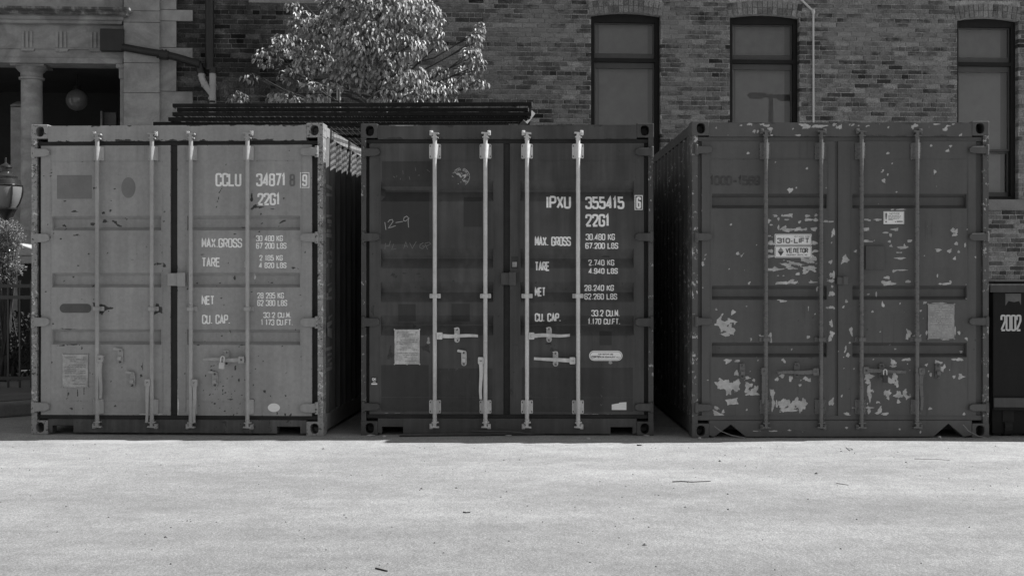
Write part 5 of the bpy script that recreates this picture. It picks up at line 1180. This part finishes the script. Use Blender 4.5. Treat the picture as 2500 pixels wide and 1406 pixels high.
mb = MB(); mb.lathe([(23 * k, zz_(508.5)), (30 * k, zz_(497)), (36 * k, zz_(480)), (38.5 * k, zz_(462)), (38 * k, zz_(454))], 0, 0, 28); mb.build("lantern_glass", M_lampglass, T, smooth=True)
mb = MB(); mb.lathe([(39 * k, zz_(456)), (40.5 * k, zz_(453)), (36 * k, zz_(451)), (34 * k, zz_(440)), (27 * k, zz_(436.5)), (28 * k, zz_(431)), (21 * k, zz_(425)), (13 * k, zz_(420)), (14 * k, zz_(410)), (16 * k, zz_(409)), (15 * k, zz_(405)), (5 * k, zz_(400)), (2 * k, zz_(396)), (2.4 * k, zz_(389)), (.8 * k, zz_(385))], 0, 0, 28); mb.build("cap", M_iron, T, smooth=True)
mb = MB()
for a in range(6):
    an = rad(a * 60 - 48); c, s = math.cos(an), math.sin(an); P = lambda r, py: (r * k * c, r * k * s, zz_(py))
    mb.tube([P(39.5, 457), P(39, 475), P(32.5, 495), P(25, 508)], .011, 6)
mb.build("lantern_rib", M_iron, T, smooth=True)
def fence_run(p0, p1, h, zb, label):
    p0 = Vector(p0); p1 = Vector(p1); L_ = (p1 - p0).length; T = thing("iron_fence", label, "fence", (p0.x, p0.y, zb), math.atan2(p1.y - p0.y, p1.x - p0.x), "black iron fence runs")
    mb = MB()
    for z in (.12, h - .18, h - .06): mb.box(0, L_, -.02, .02, z - .018, z + .018)
    mb.build("rail", M_iron, T)
    mb = MB(); n = int(L_ / .12)
    for i in range(n + 1):
        x = L_ * i / n; mb.box(x - .009, x + .009, -.009, .009, .02, h); 
    mb.build("balusters", M_iron, T)
    for x in (0, L_): m_ = MB(); m_.box(x - .035, x + .035, -.035, .035, 0, h + .06); m_.lathe([(.04, h + .06), (.05, h + .08), (.03, h + .12), (.005, h + .16)], x, 0, 10); m_.build("fence_post", M_iron, T)
fence_run((-8.6, 2.9), (-4.45, 2.9), 1.15, .137, "black iron fence along the front of the planted bed")
fence_run((-4.35, 3.0), (-4.35, 6.7), 1.15, .137, "black iron fence running back beside the grey container")
Y = 5.9; a, b = at(42, 640, Y), at(92, 602, Y)
T = thing("gate_pier", "pale stone pier with curved cap behind the iron fence", "pier", (a.x, Y, 0)); wdt = b.x - a.x
mb = MB(); mb.box(0, wdt, 0, .5, .137, a.z - .02); mb.build("pier", M_porch, T, bevel=.01)
mb = MB(); mb.box(-.08, wdt + .1, -.06, .56, a.z - .02, a.z + .08); mb.prism([(-.12, a.z + .08), (wdt + .14, a.z + .08), (wdt + .14, a.z + .12), (wdt * .6, a.z + .2), (wdt * .2, a.z + .235), (-.12, a.z + .25)], -.08, .58); mb.build("cap", simple("pale_cap_stone", .45, .8, .15, 5), T, bevel=.015)
# dim planting behind the fence
mb = MB(); rr = random.Random(12)
T = thing("dark_hedge", "dark low hedge behind the iron fence", "hedge", (-6.3, 4.6, 0))
for _ in range(2600):
    p = Vector((rr.uniform(-1.9, 1.75), rr.gauss(0, .35), rr.uniform(.14, 1.0) * (1 - .2 * rr.random()))); mb.tone = rr.uniform(.02, .06)
    n_ = Vector((rr.gauss(0, 1), rr.gauss(-.4, 1), rr.gauss(.5, 1))); leaf(mb, p, n_, Vector((rr.gauss(0, .6), rr.gauss(0, .6), -.6)), .07, .04, rr); mb.ft[-6:] = [rr.uniform(.008, .03)] * 6
mb.build("foliage", simple("dark_hedge_leaves", .018, .8, .4, 9), T); bm = MB()
for x in (-1.4, -.5, .4, 1.2): bm.tube([(x, 0, .137), (x + .05, .03, .5), (x, 0, .85)], [.03, .02, .008], 6)
bm.build("stem", M_bark, T)
#==DUMPSTER==
M_bin = simple("black_dumpster_steel", 0.008, 0.6, 0.3, 4, bumps=.2, spec=.25); M_lip = paint("scuffed_lip_paint", 0.045, .4, .05, .5, .2, .3, .62); M_grime = simple("faded_patch", 0.10, .7, .3, 5)
T = thing("dumpster", "black steel dumpster numbered 2002 at the right edge", "dumpster", (3.945, -.17, 0), rad(-4))
mb = MB(); mb.prism([(0, .22), (2.0, .22), (2.0, 1.2), (0, 1.2)], 0, 1.35); mb.build("body", M_bin, T, bevel=.01)
mb = MB(); mb.box(-.03, 2.03, -.035, .02, 1.19, 1.258, chip=.2, rust=.3); mb.box(-.03, .02, .02, 1.33, 1.19, 1.258, rust=.3); mb.box(1.98, 2.03, .02, 1.33, 1.19, 1.258, rust=.3); mb.box(-.03, 2.03, 1.33, 1.385, 1.19, 1.258, rust=.3); mb.build("lip", M_lip, T, bevel=.008)
mb = MB(); mb.box(.0, 2.0, -.03, .0, .25, .33, rust=.3); mb.build("skirt", M_lip, T, bevel=.006)
mb = MB(); mb.box(.02, 1.98, .1, .2, .02, .22); mb.box(.02, 1.98, 1.25, 1.34, .02, .22); mb.box(.02, .1, .2, 1.25, .02, .22); mb.build("underside_block", M_bin, T, bevel=.006)  # added blocks under the body, hiding the sunlit ground behind it
mb = MB(); mb.prism([(.02, 1.262), (1.98, 1.262), (1.98, 1.285), (.02, 1.285)], .03, 1.36); mb.build("lid", M_bin, T, bevel=.006)
for x in (.3, .9, 1.5): m_ = MB(); m_.box(x + .05, x + .10, -.045, 0, .34, 1.18); m_.build("stiffener", M_bin, T, bevel=.006) if x > .5 else None
for x, y in ((.15, .15), (1.85, .15), (.15, 1.2), (1.85, 1.2)):
    m_ = MB(); m_.tube([(x - .03, y, .08), (x + .03, y, .08)], .08, 16); m_.box(x - .045, x + .045, y - .06, y + .06, .12, .22); m_.build("wheel", M_rubber, T)
mb = MB(); text(mb, "2002", .060, .228, .873, 1.008, .0155, lambda x, z: -.002, gap=.38); mb.build("number", simple("white_number_paint", .5, .6, .08, 9), T)
mb = MB(); mb._add([(x, -.0012, z) for x, z in [(.10, 1.18), (.225, 1.18), (.225, 1.085), (.21, 1.12), (.17, 1.11), (.125, 1.12), (.10, 1.08)]], [tuple(range(7))]); mb.build("sticker_residue", M_grime, T)
#==SMALL==
M_twig = simple("dark_twig", 0.035, .9, .3, 20); M_scrap = simple("pale_paper_scrap", .45, .8, .2, 20); M_slat = simple("dark_wet_slat", .05, .7, .3, 10); M_peb = simple("grey_pebble", .10, .9, .4, 20)
def twig(pts, r, label, cat="twig"):
    P = [ground_at(*p) + Vector((0, 0, r * .9)) for p in pts]; c = P[0].copy(); c.z = 0; mb = MB(); mb.tube([p - c for p in P], [r * (1 - .4 * i / len(P)) for i in range(len(P))], 6)
    tag(mb.build("twig" if cat == "twig" else cat, M_twig, smooth=True, loc=c), label, cat, "twigs on the asphalt" if cat == "twig" else None)
twig([(1642, 1176.5), (1665, 1175.5), (1690, 1177), (1712, 1176), (1735, 1175)], .0035, "long straight dark twig on the sunlit asphalt")
twig([(917, 1388), (930, 1391), (946, 1395)], .004, "short slanted twig nearest the camera")
twig([(1131, 1251), (1138, 1252), (1148, 1251)], .004, "stubby twig in the middle of the asphalt")
twig([(2232, 1120), (2260, 1121), (2290, 1121), (2319, 1124)], .0015, "thin pale-lit stem at far right of the asphalt")
twig([(2065, 1092), (2072, 1098), (2082, 1098), (2078, 1094), (2068, 1095), (2075, 1101)], .0018, "tangled little stem in front of the chipped container")
twig([(2042, 1180), (2052, 1181), (2071, 1184)], .002, "thin twig right of the long straight twig")
twig([(1556, 1087.5), (1560, 1088), (1566, 1087.5)], .006, "small dark chip of bark at the shadow edge")
for pts, w_, lb in (([(975, 1066), (1330, 1062)], .03, "long dark slat lying under the middle container"), ([(1060, 1060.5), (1250, 1061)], .03, "shorter dark slat behind the long one"), ([(1150, 1056), (1240, 1057), (1300, 1063)], .02, "bent dark strip resting on the slats")):
    P = [ground_at(*p) for p in pts] if lb[0] != 'b' else [ground_at(p[0], 1066) + Vector((0, 0, (1066 - p[1]) * .0034)) for p in pts]
    c = P[0].copy(); mb = MB(); mb.tube([p - c + Vector((0, 0, .012)) for p in P], w_ * .45, 5); tag(mb.build("plank", M_slat, loc=c), lb, "plank", "dark slats on the ground")
for px, py, s, lb in ((905, 1063.5, .03, "pale paper scrap by the left corner of the dark container"), (938, 1065, .014, "tiny pale scrap right of the paper scrap"), (1242, 1064.5, .028, "curled white scrap on the dark slat"), (1578, 1065, .028, "flat pale scrap at the right corner of the dark container"), (1313, 1060, .014, "small pale scrap behind the slat"),
                      (2008, 1065.5, .05, "long pale scrap under the chipped container"), (2264, 1066, .024, "folded pale scrap under the right end of the chipped container")):
    c = ground_at(px, py); rr = random.Random(px); mb = MB(); n = 7
    P = [Vector((s * 1.2 * math.cos(k * .9) * rr.uniform(.7, 1.1), s * .8 * math.sin(k * .9) * rr.uniform(.7, 1.1), .004 + .25 * s * rr.random())) for k in range(n)]
    mb._add([Vector((0, 0, .012))] + P + [p - Vector((0, 0, .004)) for p in P], [(0, k + 1, (k + 1) % n + 1) for k in range(n)] + [(k + 1, (k + 1) % n + 1, n + (k + 1) % n + 1, n + k + 1) for k in range(n)])
    tag(mb.build("paper_scrap", M_scrap, loc=c), lb, "scrap", "paper scraps on the ground")
def stone_at(px, py, s, name, lb):
    c = ground_at(px, py); rr = random.Random(px); mb = MB(); mb.lathe([(s * .5, 0), (s * .9, s * .3), (s * .8, s * .8), (s * .3, s * 1.1)], 0, 0, 7); mb.v = [(x * rr.uniform(.8, 1.2), y * rr.uniform(.8, 1.2), z) for x, y, z in mb.v]
    tag(mb.build(name, M_scrap, loc=c), lb, "stone", "pale stones by the containers")
stone_at(1437, 1073, .018, "pebble", "pale pebble in the shade before the dark container")
stone_at(2294, 1069, .016, "pebble", "pale pebble before the right corner of the chipped container"); stone_at(2118, 1066, .016, "pebble", "pale pebble at the middle of the chipped container"); stone_at(1708, 1071, .014, "pebble", "pale pebble at the left corner of the chipped container")
mb = MB(); rr = random.Random(31)
for _ in range(380):
    Y = -11 + rr.uniform(5.4, 10.4); X_ = rr.uniform(-5.2, 5.2); s = rr.uniform(.002, .006) if rr.random() < .9 else rr.uniform(.006, .011)
    mb._add([(X_ + s * rr.uniform(.7, 1.6) * math.cos(k * 1.257), Y + s * math.sin(k * 1.257), .0) for k in range(5)] + [(X_, Y, s * 1.1)], [(k, (k + 1) % 5, 5) for k in range(5)])
tag(mb.build("loose_grit", M_peb), "scattered grit on the asphalt", "grit", kind="stuff")
M_cord = simple("thin_grey_wire", .22, .5, .2, 20)
for pts, lb in (([(1744, 1040), (1760, 1052), (1785, 1062), (1822, 1069)], "thin wire hanging at the left end of the chipped container's sill"), ([(2351, 1036), (2365, 1052), (2388, 1064), (2412, 1071), (2450, 1072)], "thin wire hanging at the right end of the chipped container's sill")):
    P = [at(a, b, -.24) for a, b in pts]; P = [Vector((p.x, p.y, max(.004, p.z))) for p in P]; c = P[0].copy(); mb = MB(); mb.tube([p - c for p in P], .0035, 6); tag(mb.build("loose_wire", M_cord, smooth=True, loc=c), lb, "wire", "loose wires on the chipped container")
# twin-headed lamp across the yard, mirrored in the middle window
T = thing("parking_lamp", "tall twin-headed lamp post mirrored in the middle window", "street lamp", (0, 0, 0))
wv = OB + EX * 0; nrm = -EY; dirv = Vector(((1882 - 1250) / F, 1, 0)).normalized(); tt = (.18 - (CC - OB).dot(EY)) / dirv.dot(EY); hit = CC + dirv * tt; rf = dirv - 2 * dirv.dot(EY) * EY; hp = hit + rf * 58; hgt = CAMZ + (HOR - 243) / F * (tt + 58)
T.location = (hp.x, hp.y, 0); T.rotation_euler = (0, 0, rad(12))
mb = MB(); mb.lathe([(.22, 0), (.2, 3), (.13, hgt + .1)], 0, 0, 12); mb.build("pole", M_bin, T, smooth=True)
for sx in (-1, 1): mb = MB(); dz = sx * -.09; mb.prism([(sx * .1, hgt - .1), (sx * .35, hgt - .08 + dz * .4), (sx * .5, hgt - .22 + dz * .5), (sx * 1.2, hgt - .2 + dz), (sx * 1.34, hgt + dz), (sx * 1.15, hgt + .1 + dz), (sx * .4, hgt + .12 + dz * .5), (sx * .1, hgt)], -.25, .25); mb.build("lamp_head", M_bin, T, bevel=.03)
